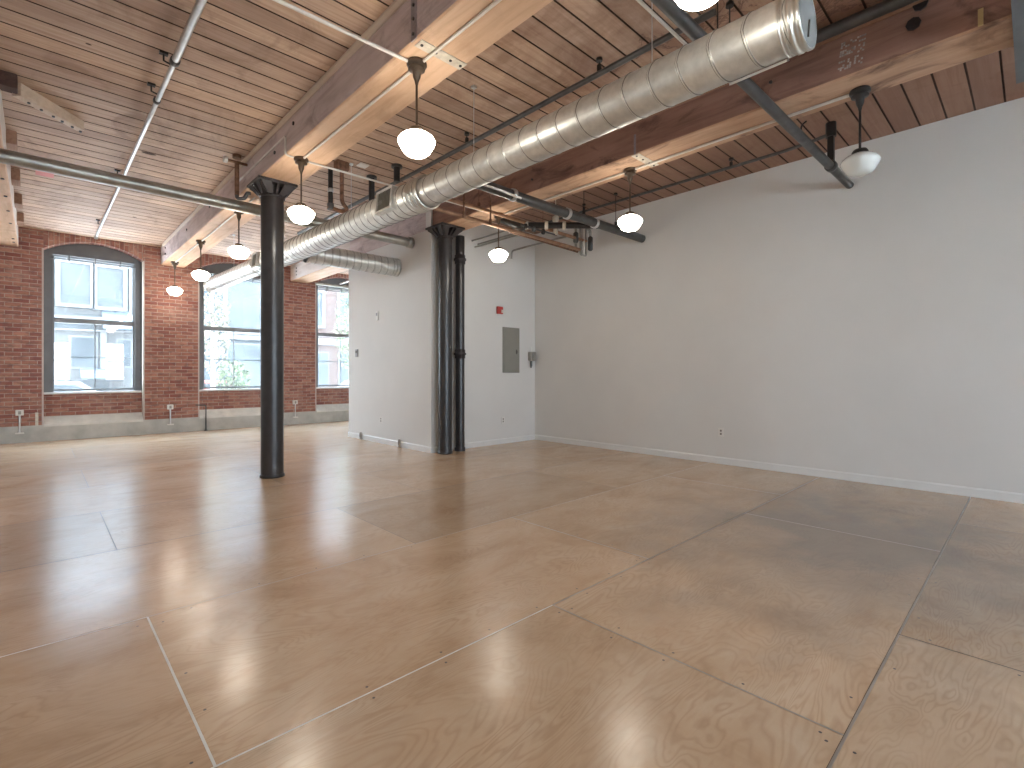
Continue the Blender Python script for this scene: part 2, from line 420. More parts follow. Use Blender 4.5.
struct(b.build('floor', [M['floor'], M['seam_light'], M['seam_dark'], M['seam_grey'], M['screw']], origin=(0, 0, 0)), 'varnished plywood floor in large staggered sheets with visible seams', 'floor')

# ------------------------------------------------------------------ ceiling: plank deck with real grooves
b = MB(); y = YBACK - .02; prof = []
while y < YW + .4:
    y1 = y + BPITCH
    prof += [(y + .008, H + .0), (y1 - .008, H + .0), (y1 - .0075, H + .018), (y1 + .0075, H + .018)]
    y = y1
for (ya, za), (yb, zb2) in zip(prof[:-1], prof[1:]):
    b.quad((XL - .2, ya, za), (XR + .2, ya, za), (XR + .2, yb, zb2), (XL - .2, yb, zb2), 1 if (za > H + .01 or zb2 > H + .01) else 0)
b.box(XL - .2, XR + .2, YBACK - .3, YW + .4, H + .02, H + .18, 1)
def spot(x, y, a, c, m):
    b.face([b.vert((x + a * math.cos(k * PI / 6), y + c * math.sin(k * PI / 6), H - .0006)) for k in range(12)], m)
spot(.98, 7.42, .075, .035, 1); spot(.30, 5.3, .02, .012, 1); spot(1.35, 9.0, .03, .02, 1); spot(1.2, 10.6, .03, .02, 1)
b.quad((-.02, 9.05, H - .0006), (.16, 9.05, H - .0006), (.16, 9.25, H - .0006), (-.02, 9.25, H - .0006), 2)
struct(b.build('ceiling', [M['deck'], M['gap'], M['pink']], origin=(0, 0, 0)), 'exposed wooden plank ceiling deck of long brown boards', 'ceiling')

# ------------------------------------------------------------------ walls
b = MB(); b.box(XR, XR + .15, YBACK, YP + .15, 0, H)
struct(b.build('wall_right', M['paint'], origin=(0, 0, 0)), 'long blank white wall on the right side of the room', 'wall')
b = MB(); b.box(XL - .15, XL, YBACK, YW, 0, H)
struct(b.build('wall_left', M['paint'], origin=(0, 0, 0)), 'white wall at the left edge of the room', 'wall')
b = MB(); b.box(XB, XR, YP, YP + .15, 0, H)
struct(b.build('wall_partition', M['paint'], origin=(0, 0, 0)), 'white wall with grey electrical panel, meeting the long wall in a corner', 'wall')
b = MB(); b.box(XB, XB + .15, YP + .15, YBX, 0, ZB); b.box(XB + .15, XR + .15, YBX - .15, YBX, 0, ZB)
struct(b.build('wall_side', M['paint'], origin=(0, 0, 0)), 'white wall of the enclosed corner room, facing the iron column', 'wall')
b = MB(); b.box(XR, XR + .15, YBX - .3, YW + .4, 0, H)
struct(b.build('wall_far', M['paint'], origin=(0, 0, 0)), 'white end of right wall beyond the enclosed corner room', 'wall')
# unseen rear wall; its windows are added to bring in fill light
FILL_RW = [(-.15, 1.15), (2.35, 3.65), (4.9, 6.2)]
b = MB(); xs = [XL] + [v for w in FILL_RW for v in w] + [XR]
for i in range(0, len(xs), 2): b.box(xs[i], xs[i + 1], YBACK - .3, YBACK, 0, H)
for x0, x1 in FILL_RW: b.box(x0, x1, YBACK - .3, YBACK, 0, .9); b.box(x0, x1, YBACK - .3, YBACK, 2.8, H)
struct(b.build('wall_back', M['paint'], origin=(0, 0, 0)), 'white rear wall, unseen, with three windows added for fill light', 'wall')
for i, (x0, x1) in enumerate(FILL_RW):
    w = bpy.data.objects.new('window_%d' % (4 + i), None); COL.objects.link(w); w.location = ((x0 + x1) / 2, YBACK - .15, .9)
    struct(w, ['left', 'middle', 'right'][i] + ' unseen rear window added for fill light', 'window')
    f = MB()
    for (a0, a1, c0, c1) in ((x0, x0 + .06, .9, 2.8), (x1 - .06, x1, .9, 2.8), (x0 + .06, x1 - .06, .9, .98), (x0 + .06, x1 - .06, 2.73, 2.8), (x0 + .06, x1 - .06, 1.84, 1.9)):
        f.box(a0, a1, YBACK - .18, YBACK - .11, c0, c1)
    f.build('window_frame', M['frame'], w)
    g = MB(); g.box(x0 + .06, x1 - .06, YBACK - .15, YBACK - .145, .98, 2.73); g.build('pane', M['glass'], w)

# baseboards
b = MB(); b.prism([(XR - .016, 0), (XR, 0), (XR, .095), (XR - .006, .095), (XR - .016, .08)], 1, YBACK, YP - .0)
struct(b.build('baseboard_right', M['trimpaint'], origin=(0, 0, 0)), 'white baseboard along the long right wall', 'baseboard')
b = MB(); b.prism([(YP - .016, 0), (YP, 0), (YP, .095), (YP - .006, .095), (YP - .016, .08)], 0, XB, XR - .016)
struct(b.build('baseboard_partition', M['trimpaint'], origin=(0, 0, 0)), 'white baseboard below the electrical panel wall', 'baseboard')
b = MB(); b.prism([(XB - .016, 0), (XB, 0), (XB, .095), (XB - .006, .095), (XB - .016, .08)], 1, YP - .016, YBX)
struct(b.build('baseboard_side', M['trimpaint'], origin=(0, 0, 0)), 'white baseboard of the enclosed corner room', 'baseboard')
b = MB(); b.prism([(XL, 0), (XL + .016, 0), (XL + .016, .08), (XL + .006, .095), (XL, .095)], 1, YBACK, YW - .03)
struct(b.build('baseboard_left', M['trimpaint'], origin=(0, 0, 0)), 'white baseboard of the left wall', 'baseboard')

# ------------------------------------------------------------------ brick window wall
YREC, YB2 = 12.93, 13.15
ZSP, ZAP = 3.60, 3.835
def arch(x0, x1, u, zs=ZSP, za=ZAP):
    c = (x1 - x0) / 2; s_ = za - zs; R = (c * c + s_ * s_) / (2 * s_); t_ = (u - .5) * 2 * c
    return x0 + u * (x1 - x0), za - R + math.sqrt(R * R - t_ * t_)
b = MB()
xs = [XL] + [v for w in W for v in w] + [XR + .0]
for i in range(0, len(xs), 2):
    b.box(xs[i], xs[i + 1], YW, YB2, .28, H)
NS = 24
for x0, x1 in W:
    b.box(x0, x1, YREC, YB2, .28, .865)                        # apron under the window
    for k in range(NS):
        (xa, za), (xb, zb2) = arch(x0, x1, k / NS), arch(x0, x1, (k + 1) / NS)
        b.quad((xa, YW, za), (xb, YW, zb2), (xb, YW, H), (xa, YW, H), 0, [(za, xa), (zb2, xb), (H, xb), (H, xa)])   # upright arch bricks
        b.quad((xa, YB2, za), (xb, YB2, zb2), (xb, YB2, H), (xa, YB2, H), 0)
        b.quad((xa, YW, za), (xb, YW, zb2), (xb, YB2, zb2), (xa, YB2, za), 0, [(YW, xa), (YW, xb), (YB2, xb), (YB2, xa)])
    for xe, d in ((x0, -1), (x1, 1)):                          # pale bead down each pier corner
        b.box(min(xe, xe + d * .022), max(xe, xe + d * .022), YW - .004, YW + .0, .30, ZSP, 1)
        b.box(min(xe, xe - d * .004), max(xe, xe - d * .004), YW - .004, YREC, .30, ZSP, 1)
struct(b.build('wall_brick', [M['brick'], M['bead']], origin=(0, 0, 0)), 'red brick window wall with arched openings', 'wall')
# concrete plinth
b = MB(); b.box(XL, XR, YW - .03, YW + .03, 0, .30)
for x0, x1 in W:
    b.prism([(YW - .036, .301), (YREC, .45), (YREC, .27), (YW - .036, .27)], 0, x0 + .004, x1 - .004, 1)
struct(b.build('trim_1', [M['concrete'], M['concrete_pale']], origin=(0, 0, 0)), 'grey concrete ledge along the foot of the brick wall', 'ledge')

# ------------------------------------------------------------------ windows
WL = ['leftmost tall arched window in the brick wall, fully in view', 'middle arched window partly behind the iron column', 'right arched window half hidden by the white corner room']
for i, (x0, x1) in enumerate(W):
    w = bpy.data.objects.new('window_%d' % (i + 1), None); COL.objects.link(w); w.location = ((x0 + x1) / 2, YREC, .865)
    struct(w, WL[i], 'window')
    f = MB(); JW = .118
    for xa, xb in ((x0 + .006, x0 + JW), (x1 - JW, x1 - .006)):
        f.box(xa, xb, YREC + .0, YREC + .10, .905, ZSP - .0)
        xi, d = (xb, 1) if xa < (x0 + x1) / 2 else (xa, -1)
        f.box(min(xi, xi + d * .012), max(xi, xi + d * .012), YREC + .05, YREC + .13, .905, 3.56)
    for k in range(NS):                                          # head panel under the arch
        (xa, za), (xb, zb2) = arch(x0 + .004, x1 - .004, k / NS, ZSP - .004, ZAP - .006), arch(x0 + .004, x1 - .004, (k + 1) / NS, ZSP - .004, ZAP - .006)
        r0 = [(xa, YREC + .02, 3.55), (xb, YREC + .02, 3.55), (xb, YREC + .02, zb2), (xa, YREC + .02, za)]
        r1 = [(p[0], YREC + .10, p[2]) for p in r0]
        f.loft([r0, r1], 0, True, False)
    f.build('casing', M['frame'], w)
    s_ = MB(); s_.box(x0 + .006, x1 - .006, YREC - .07, YREC + .12, .865, .905, 0, .008); s_.build('sill', M['sill'], w)
    gx0, gx1 = x0 + JW + .012, x1 - JW - .012; ys = YREC + .085
    up = MB()
    for (a0, a1, c0, c1) in ((gx0, gx0 + .022, 2.25, 3.55), (gx1 - .022, gx1, 2.25, 3.55), (gx0 + .022, gx1 - .022, 3.52, 3.55), (gx0 + .022, gx1 - .022, 2.25, 2.345)): up.box(a0, a1, ys + .02, ys + .055, c0, c1)
    uo = up.build('upper_sash', M['sash'], w)
    g = MB(); g.box(gx0 + .022, gx1 - .022, ys + .036, ys + .040, 2.345, 3.52); g.build('pane', M['glass'], uo)
    lo = MB()
    for (a0, a1, c0, c1) in ((gx0, gx0 + .022, .905, 2.34), (gx1 - .022, gx1, .905, 2.34), (gx0 + .022, gx1 - .022, .925, .965), (gx0 + .022, gx1 - .022, 2.25, 2.34)): lo.box(a0, a1, ys - .02, ys + .016, c0, c1)
    loo = lo.build('lower_sash', M['sash'], w)
    g = MB(); g.box(gx0 + .022, gx1 - .022, ys - .004, ys + .0, .965, 2.25); g.build('pane', M['glass'], loo)
    mu = MB(); xm = (gx0 + gx1) / 2; mu.box(xm - .009, xm + .009, ys - .016, ys - .0045, .965, 2.25); mu.build('muntin', M['sash'], loo)
    mu = MB(); mu.box(gx0 + .022, gx1 - .022, ys + .0005, ys + .012, 1.575, 1.592); mu.build('muntin', M['sash'], loo)
    r = MB(); r.tube([(x0 + .10, YREC - .01, 3.47), (x1 - .10, YREC - .01, 3.47)], .012, 10)
    for q in (.2, .5, .8):
        xx = x0 + .10 + q * (x1 - x0 - .2); r.box(xx - .012, xx + .012, YREC - .02, YREC + .03, 3.44, 3.56)
    r.build('curtain_rod', M['frame'], w)

# ------------------------------------------------------------------ timber beams
def beam(x0, x1, y0, y1, label, side, mold=True):
    t = thing('ceiling_beam', ((x0 + x1) / 2, (y0 + y1) / 2, ZB), label, 'beam', 'timber ceiling beams')
    bm = MB(); c = .012
    poly = [(x0 + c, ZB), (x1 - c, ZB), (x1, ZB + c), (x1, H - .001), (x0, H - .001), (x0, ZB + c)]
    r0 = [(u, y0, w) for u, w in poly]; r1 = [(u, y1, w) for u, w in poly]
    a = [bm.vert(p) for p in r0]; d = [bm.vert(p) for p in r1]
    for k in range(6):
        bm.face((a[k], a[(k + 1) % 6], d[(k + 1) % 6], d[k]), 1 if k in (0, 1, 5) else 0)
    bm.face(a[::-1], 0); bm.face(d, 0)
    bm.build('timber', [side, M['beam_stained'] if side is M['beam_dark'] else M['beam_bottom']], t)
    if mold:
        mb = MB(); mb.prism([(x0 - .032, H), (x0, H), (x0, H - .045), (x0 - .010, H - .045), (x0 - .032, H - .018)], 1, y0, y1 - .35)
        mb.build('molding', M['pale_wood'] if side is not M['beam_dark'] else M['brown_wood'], t)
    return t
B0, B1, B2 = (-.545, -.25), (1.887, 2.32), (4.55, 4.985)
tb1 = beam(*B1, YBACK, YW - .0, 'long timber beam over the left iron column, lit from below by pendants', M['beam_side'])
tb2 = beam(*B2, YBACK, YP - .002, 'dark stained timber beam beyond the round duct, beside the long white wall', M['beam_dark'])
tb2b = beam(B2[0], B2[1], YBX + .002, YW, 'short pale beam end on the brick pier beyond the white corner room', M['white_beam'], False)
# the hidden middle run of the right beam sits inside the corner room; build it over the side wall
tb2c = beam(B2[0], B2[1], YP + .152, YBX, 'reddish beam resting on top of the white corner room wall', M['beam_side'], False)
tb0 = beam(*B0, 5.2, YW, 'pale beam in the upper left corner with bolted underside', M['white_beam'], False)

# bolt holes and knots on beams
def studs(t, pts, r, mat, name='bolt'):
    for p, ax in pts:
        bm = MB(); p = Vector(p); d = Vector(ax) * .012; bm.tube([p - d * .2, p + d], r, 8); bm.build(name, mat, t)
studs(tb1, [((B1[0], y, z), (-1, 0, 0)) for y, z in ((5.2, 3.80), (5.75, 3.68), (8.6, 3.78), (10.2, 3.77), (12.2, 3.70), (12.2, 3.82))], .02, M['iron'])
studs(tb0, [((-.30, y, ZB), (0, 0, -1)) for y in (7.6, 8.4, 9.2, 10.0, 10.8, 12.0, 12.3)], .018, M['iron'])
studs(tb2b, [((B2[0], 12.35, z), (-1, 0, 0)) for z in (3.66, 3.74, 3.82)], .018, M['iron'])
# steel tie straps under and beside the beams
def strap(t, x0, x1, y, side_x):
    bm = MB(); bm.box(x0, x1, y - .045, y + .045, ZB - .006, ZB + .001); o = bm.build('tie_plate', M['strap'], t)
    for q in (.08, .38, .7, .93):
        s2 = MB(); xx = x0 + q * (x1 - x0); s2.tube([(xx, y, ZB - .004), (xx, y, ZB - .012)], .011, 8); s2.build('bolt', M['iron'], o)
    bm = MB(); hw = .035 if side_x < 3 else .012
    bm = MB(); bm.box(side_x - .006, side_x + .001, y - hw, y + hw, ZB + .0, H - (.05 if hw > .02 else .16)); o = bm.build('side_strap', M['strap_grey'], t)
    if hw < .02: return
    for q in (.12, .45, .75):
        s2 = MB(); zz = ZB + q * (H - ZB - .05); s2.tube([(side_x - .004, y, zz), (side_x - .014, y, zz)], .012, 8); s2.build('bolt', M['iron'], o)
strap(tb1, B1[0] + .03, B1[1] - .005, 2.96, B1[0])
strap(tb2, B2[0] - .0, B2[1] - .03, 2.90, B2[0])
# marks on the dark beam: chipped stencil patch, pale shim, old bolt rings
for k in range(46):
    pass
bm = MB()
rs = random.Random(3)
for i in range(11):
    for j in range(14):
        if rs.random() < .52 and j not in (5, 10):
            y0, z0 = .88 + i * .015 + (13 - j) * .002, 3.62 + j * .0155
            bm.quad((B2[0] - .0015, y0, z0), (B2[0] - .0015, y0 + .013, z0), (B2[0] - .0015, y0 + .013, z0 + .014), (B2[0] - .0015, y0, z0 + .014))
bm.build('paint_patch', M['stencil'], tb2)
studs(tb2, [((B2[0], .60, 3.76), (-1, 0, 0)), ((B2[0], .56, 3.88), (-1, 0, 0))], .045, M['iron_rough'], 'bolt_washer')
studs(tb2, [((B2[0], 1.72, 3.72), (-1, 0, 0)), ((B2[0], 1.56, 3.75), (-1, 0, 0)), ((B2[0], 4.4, 3.72), (-1, 0, 0))], .014, M['iron'])
bm = MB(); bm.box(B2[0] - .012, B2[0] + .002, .235, .262, ZB + .01, ZB + .12)
bm.build('shim', M['tag_yellow'], tb2)

# blocks and diagonal brace of the upper left beam
for k, (yy, nm) in enumerate(((7.75, 'nearest'), (9.15, 'second'), (10.4, 'third'), (11.6, 'farthest'))):
    bm = MB(); bm.box(B0[1], B0[1] + .085, yy, yy + .30, 3.78, H, 0, .006)
    tag(bm.build('wood_block', M['brown_wood']), nm + ' brown wood block beside the pale upper left beam', 'block', 'brown blocks beside the left beam')
br = thing('diagonal_brace', (-.1, 6.4, 3.81), 'pale bolted diagonal brace on the ceiling at upper left', 'brace')
bm = MB(); p0, p1 = Vector((-.14, 6.46, 0)), Vector((.33, 6.98, 0)); d = (p1 - p0).normalized(); nrm = Vector((d.y, -d.x, 0)) * .04
ring = lambda p, z0: [(p + nrm) + Vector((0, 0, z0)), (p - nrm) + Vector((0, 0, z0)), (p - nrm) + Vector((0, 0, H)), (p + nrm) + Vector((0, 0, H))]
bm.loft([ring(p0, 3.81), ring(p1, 3.83)], 0, True, False); bm.build('plank', M['pale_wood'], br)
studs(br, [(tuple(p0 + d * q + Vector((0, 0, 3.812 + q * .02))), (0, 0, -1)) for q in (.12, .25, .38, .48, .60, .70)], .012, M['iron'])
bm = MB(); bm.box(-.25, -.13, 6.27, 6.40, 3.80, H, 0, .006)
tag(bm.build('wood_block', M['dark_block']), 'dark end block at the head of the diagonal brace', 'block')

# ------------------------------------------------------------------ iron columns
def column(cx, cy, label, r=.128):
    t = thing('iron_column', (cx, cy, 0), label, 'column', 'cast iron columns')
    s_ = MB(); s_.lathe([(r, .0), (r, 3.40)], (cx, cy, 0), 40); s_.build('shaft', M['iron'], t)
    s_ = MB(); s_.lathe([(r + .004, .0), (r + .012, .004), (r + .012, .030), (r + .002, .04)], (cx, cy, 0), 40); s_.build('base_ring', M['iron'], t)
    c = MB(); c.lathe([(r + .002, 3.385), (r + .015, 3.392), (r + .015, 3.412), (r - .01, 3.42)], (cx, cy, 0), 40)
    c.build('collar', M['iron_rough'], t)
    c = MB(); hw = .225
    c.box(cx - hw, cx + hw, cy - hw, cy + hw, ZB - .032, ZB - .001, 0, .006)
    # neck block and flared ribs
    c.lathe([(r * .8, 3.41), (r * .86, ZB - .03)], (cx, cy, 0), 24)
    for k in range(8):
        a = k * PI / 4; dirv = Vector((math.cos(a), math.sin(a), 0)); sd = Vector((-math.sin(a), math.cos(a), 0)) * .011
        out = hw - .01 if k % 2 == 0 else hw * 1.22
        P = [dirv * (r * .75) + Vector((0, 0, 3.41)), dirv * (r + .01) + Vector((0, 0, 3.41)), dirv * out + Vector((0, 0, ZB - .055)), dirv * out + Vector((0, 0, ZB - .03)), dirv * (r * .75) + Vector((0, 0, ZB - .03))]
        base = Vector((cx, cy, 0)); c.loft([[base + q - sd for q in P], [base + q + sd for q in P]], 0, True, False)
    # skirt: four sloping webs with an opening in each face
    for k in range(4):
        a = k * PI / 2; dv = Vector((math.cos(a), math.sin(a), 0)); sv = Vector((-math.sin(a), math.cos(a), 0)); base = Vector((cx, cy, 0))
        lo_, hi = base + dv * (r + .012) + Vector((0, 0, 3.415)), base + dv * (hw - .012) + Vector((0, 0, ZB - .034))
        for s0, s1, h0, h1 in ((-.95, -.35, .95, .95), (.35, .95, .95, .95)):
            q = [lo_ + sv * s0 * .10, lo_ + sv * s1 * .10, hi + sv * s1 * .20, hi + sv * s0 * .20]
            c.loft([[p for p in q], [p - dv * .012 for p in q]], 0, True, False)
    c.build('capital', M['iron_rough'], t)
    return t
column(2.075, 6.42, 'black iron column standing free in the middle of the floor')
column(4.66, 6.42, 'black iron column against the white partition corner', .108)
# drain stack next to the right column
t = thing('drain_stack', (5.0, 6.48, 0), 'black vertical drain pipe with ribbed couplings beside the right iron column', 'pipe')
s_ = MB(); s_.lathe([(.074, 0), (.074, 3.5)], (5.0, 6.48, 0), 28); s_.build('pipe', M['iron'], t)
for z in (1.58, 3.12):
    s_ = MB(); s_.lathe([(.074, z - .075), (.086, z - .07), (.086, z - .02), (.102, z - .015), (.102, z + .015), (.086, z + .02), (.086, z + .07), (.074, z + .075)], (5.0, 6.48, 0), 28); s_.build('coupling', M['iron_rough'], t)
s_ = MB(); s_.lathe([(.088, 0), (.088, .05), (.076, .06)], (5.0, 6.48, 0), 28); s_.build('foot', M['iron_rough'], t)
t = thing('riser_pipe', (4.86, 6.54, 0), 'thin black pipe in the gap between right column and drain stack', 'pipe')
s_ = MB(); s_.lathe([(.02, 0), (.02, 3.40)], (4.86, 6.54, 0), 16); s_.build('pipe', M['iron'], t)
s_ = MB(); s_.lathe([(.028, 2.55), (.028, 2.64)], (4.86, 6.54, 0), 16); s_.build('coupling', M['iron_rough'], t)

# ------------------------------------------------------------------ ducts
def spiral(b, p0, p1, r, pitch, n=48, m=0, ridge=.004):
    p0, p1 = Vector(p0), Vector(p1); ax = p1 - p0; L = ax.length; ax.normalize()
    up = Vector((0, 0, 1)); sd = ax.cross(up).normalized(); up = sd.cross(ax).normalized()
    prof = [(-.009, 0), (-.004, ridge), (.004, ridge), (.009, 0), (.014, 0), (pitch * .5, 0), (pitch - .014, 0)]
    st = [k * pitch + u for k in range(-1, int(L / pitch) + 2) for u, _ in prof]; hh = [h for k in range(-1, int(L / pitch) + 2) for _, h in prof]
    rings = []
    for u, h in zip(st, hh):
        ring = []
        for k in range(n):
            th = 2 * PI * k / n; uu = u + pitch * (.5 - abs(k / n - .5)) * .8
            uu = max(0, min(L, uu)); rr = r + h
            ring.append(p0 + ax * uu + (sd * math.cos(th) + up * math.sin(th)) * rr)
        rings.append(ring)
    f0 = len(b.f); b.loft(rings, m, False)
    for i in range(f0, len(b.f)):
        if ((i - f0) // n) % len(prof) in (0, 2): b.m[i] = 1
def ring_band(b, c, ax, r, w, m=0, n=40, lip=.008):
    c, ax = Vector(c), Vector(ax).normalized(); up = Vector((0, 0, 1)); sd = ax.cross(up).normalized(); up = sd.cross(ax).normalized()
    rings = []
    for u, rr in ((-w / 2, r), (-w / 2, r + lip), (-w / 6, r + lip), (-w / 6, r + lip * .5), (w / 6, r + lip * .5), (w / 6, r + lip), (w / 2, r + lip), (w / 2, r)):
        rings.append([c + ax * u + (sd * math.cos(2 * PI * k / n) + up * math.sin(2 * PI * k / n)) * rr for k in range(n)])
    b.loft(rings, m, False)
def disc(b, c, ax, r, m=0, n=40):
    c, ax = Vector(c), Vector(ax).normalized(); up = Vector((0, 0, 1)); sd = ax.cross(up).normalized(); up = sd.cross(ax).normalized()
    b.face([b.vert(c + (sd * math.cos(2 * PI * k / n) + up * math.sin(2 * PI * k / n)) * r) for k in range(n)], m)

DA, DBm, DC, DE = Vector((2.955, .84, 3.14)), Vector((2.935, 4.40, 3.14)), Vector((2.80, 9.25, 3.14)), Vector((2.66, 11.95, 3.12))
dt = thing('spiral_duct', (2.93, 4.4, 2.97), 'long round galvanized spiral duct hung between the two beams', 'duct')
s_ = MB(); spiral(s_, DA, DBm, .147, .195); s_.build('near_section', [M['galv'], M['galv_dark']], dt)
s_ = MB(); ax = (DBm - DA).normalized()
ring_band(s_, DA + ax * .02, ax, .147, .065, 0, 40, .011); ring_band(s_, DA + ax * .085, ax, .147, .03, 0, 40, .006)
s_.build('end_cap', M['galv_seam'], dt)
s_ = MB(); disc(s_, DA - ax * .0125, ax, .158); s_.build('cap_disc', M['cap_grey'], dt)
s_ = MB(); s_.obox(DA - ax * .016 + Vector((-.0, 0, -.06)), (.004, 0, 0), (0, .004, 0), (.012, 0, .05)); s_.build('cap_slot', M['slot'], dt)
s_ = MB(); spiral(s_, DBm, DC, .166, .13, 48, 0, .0055); s_.build('far_section', [M['galv'], M['galv_dark']], dt)
s_ = MB(); ax2 = (DC - DBm).normalized()
for u in (-.04, .03, .10): ring_band(s_, DBm + ax2 * u, ax2, .160, .05, 0, 40, .016)
s_.build('collar', M['galv_seam'], dt)
s_ = MB(); spiral(s_, DC, DE, .152, .16, 48, 0, .003); s_.build('end_section', [M['galv'], M['galv_dark']], dt)
s_ = MB(); ax3 = (DE - DC).normalized(); ring_band(s_, DC, ax3, .16, .06, 0, 40, .014); s_.build('collar', M['galv_seam'], dt)
s_ = MB(); ring_band(s_, DE - ax3 * .02, ax3, .152, .04, 0, 40, .008); disc(s_, DE - ax3 * .01, ax3, .155); s_.build('end_collar', M['galv_seam'], dt)
# supply registers on the room side of the duct
def register(y, w, rad, tilt=.10):
    c = DBm.lerp(DC, (y - DBm.y) / (DC.y - DBm.y)); dv = Vector((-math.cos(tilt), 0, math.sin(tilt))); uz = Vector((math.sin(tilt), 0, math.cos(tilt)))
    f = MB(); hz = .125; c2 = c + dv * (rad + .004)
    A = Vector((0, 1, 0))
    for s0 in (-1, 1):
        f.obox(c2 + uz * s0 * (hz - .012), dv * .014, A * w, uz * .012); f.obox(c2 + A * s0 * (w - .012), dv * .014, A * .012, uz * (hz - .024))
    f.obox(c2 - dv * .05, dv * .04, A * w, uz * hz)
    o = f.build('register', M['galv'], dt)
    g = MB(); g.obox(c2 - dv * .006, dv * .002, A * (w - .024), uz * (hz - .024))
    for k in range(9):
        g.obox(c2 + A * ((k - 4) / 4.6 * (w - .03)), dv * .008, A * .003, uz * (hz - .024))
    g.build('grille', M['grille'], o)
register(4.92, .17, .166); register(9.02, .13, .166)
for y in (1.75, 3.60, 6.0, 8.2, 10.6):
    c = DA.lerp(DBm, (y - DA.y) / (DBm.y - DA.y)) if y < 4.4 else DBm.lerp(DC, (y - DBm.y) / (DC.y - DBm.y)) if y < 9.25 else DC.lerp(DE, (y - DC.y) / (DE.y - DC.y))
    rr = .147 if y < 4.4 else .166 if y < 9.25 else .152
    hr = MB(); hr.tube([(c.x, y, c.z + rr), (c.x, y, H)], .0035, 6); hr.box(c.x - .02, c.x + .02, y - .02, y + .02, H - .02, H - .0005); hr.build('hanger_rod', M['zinc'], dt)
# long strip hung below the near part
s_ = MB(); s_.obox((3.036, 1.11, 3.006), (.018, 0, .010), (0, .16, 0), (-.003, 0, .006)); s_.build('seam_strip', M['galv_seam'], dt)

bt = thing('branch_duct', (3.8, 7.65, 2.95), 'round grey branch duct running into the white corner room wall', 'duct')
s_ = MB(); spiral(s_, (2.95, 7.65, 3.10), (XB - .002, 7.65, 3.10), .15, .12, 48, 0, .0025); s_.build('pipe_section', [M['galv'], M['galv_dark']], bt)
s_ = MB(); ring_band(s_, (XB - .06, 7.65, 3.10), (1, 0, 0), .15, .10, 0, 36, .007); s_.build('wall_collar', M['galv'], bt)

# ------------------------------------------------------------------ pipes and conduit
def pipe(name, pts, r, mat, label, cat='pipe', bend=.06, n=14, group=None, parts=()):
    p0 = pts[len(pts) // 2]
    t = thing(name, p0, label, cat, group)
    s_ = MB(); s_.elbow_tube(pts, r, bend, n); s_.build('tube', mat, t)
    return t
def coupling(t, c, ax, r, w, mat, name='coupling'):
    c, ax = Vector(c), Vector(ax).normalized() * w / 2
    s_ = MB(); s_.tube([c - ax, c - ax * .9, c + ax * .9, c + ax], r, 16, 0, [r * .9, r, r, r * .9]); return s_.build(name, mat, t)
def hanger(t, x, y, z, r, mat=None, ztop=H, name='hanger'):
    """ring round a pipe with a rod up to the deck"""
    s_ = MB(); s_.tube([(x, y, z + r), (x, y, ztop - .0)], .005, 8)
    s_.lathe([(.028, ztop - .025), (.028, ztop - .0005)], (x, y, 0), 10); s_.box(x - .014, x + .014, y - .014, y + .014, z + r + .0, z + r + .05)
    return s_.build(name, mat or M['black'], t)

# grey main pipe from left across to the corner room
t = pipe('sprinkler_main', [(XL + .0, 7.13, 3.435), (2.0, 7.14, 3.435), (XB - .002, 7.16, 3.435)], .072, M['pipe_grey'], 'thick grey steel pipe crossing under the beams from left wall to corner room')
coupling(t, (XB - .05, 7.16, 3.435), (1, 0, 0), .088, .09, M['pipe_grey'], 'wall_flange')
coupling(t, (2.72, 7.15, 3.435), (1, 0, 0), .086, .12, M['pipe_grey'])
# rusty pipe hanger beside the left column
t = thing('pipe_hanger', (1.766, 6.73, 3.4), 'rusty vertical hanger pipe clamped at the ceiling beside beam and column', 'hanger')
s_ = MB(); s_.tube([(1.766, 6.73, H - .10), (1.766, 6.73, 3.44)], .026, 12); s_.build('drop', M['rust'], t)
s_ = MB(); s_.elbow_tube([(1.766, 6.73, 3.46), (1.766, 6.73, 3.40), (1.84, 6.70, 3.40), (1.87, 6.69, 3.48), (1.90, 6.67, 3.475)], .022, .04, 10); s_.build('hook', M['pipe_dark'], t)
s_ = MB(); s_.tube([(1.64, 6.73, H - .09), (1.882, 6.73, H - .09)], .016, 10); s_.lathe([(.05, H - .04), (.05, H - .001)], (1.766, 6.73, 0), 12); s_.build('clamp_bar', M['rust'], t)
s_ = MB(); s_.tube([(1.62, 6.73, H - .09), (1.66, 6.73, H - .09)], .038, 12); s_.build('end_nut', M['zinc'], t)
# sprinkler drops behind the beam
t = thing('sprinkler_drop', (2.72, 6.75, 3.45), 'pair of dark drop pipes with an elbow between beam and duct', 'pipe')
for k, (dx, dy, r_, mt) in enumerate(((2.76, 6.32, .03, 'black'), (2.88, 6.25, .026, 'rust'))):
    s_ = MB()
    if k == 0: s_.tube([(dx, dy, H), (dx, dy, 3.42)], r_, 12)
    else: s_.elbow_tube([(dx, dy, H), (dx, dy, 3.50), (dx + .08, dy, 3.42), (dx + .02, dy + .02, 3.38), (2.72, 6.33, 3.42)], r_, .05, 12)
    s_.build('drop', M[mt], t)
coupling(t, (2.76, 6.32, 3.64), (0, 0, 1), .036, .05, M['zinc']); coupling(t, (2.76, 6.32, 3.43), (0, 0, 1), .042, .08, M['pipe_dark'])
s_ = MB(); s_.box(2.70, 2.86, 5.98, 6.10, 3.82, H, 0, .01); s_.tube([(2.78, 6.04, 3.83), (2.78, 6.04, 3.66)], .02, 10); s_.build('ceiling_box', M['rust'], t)
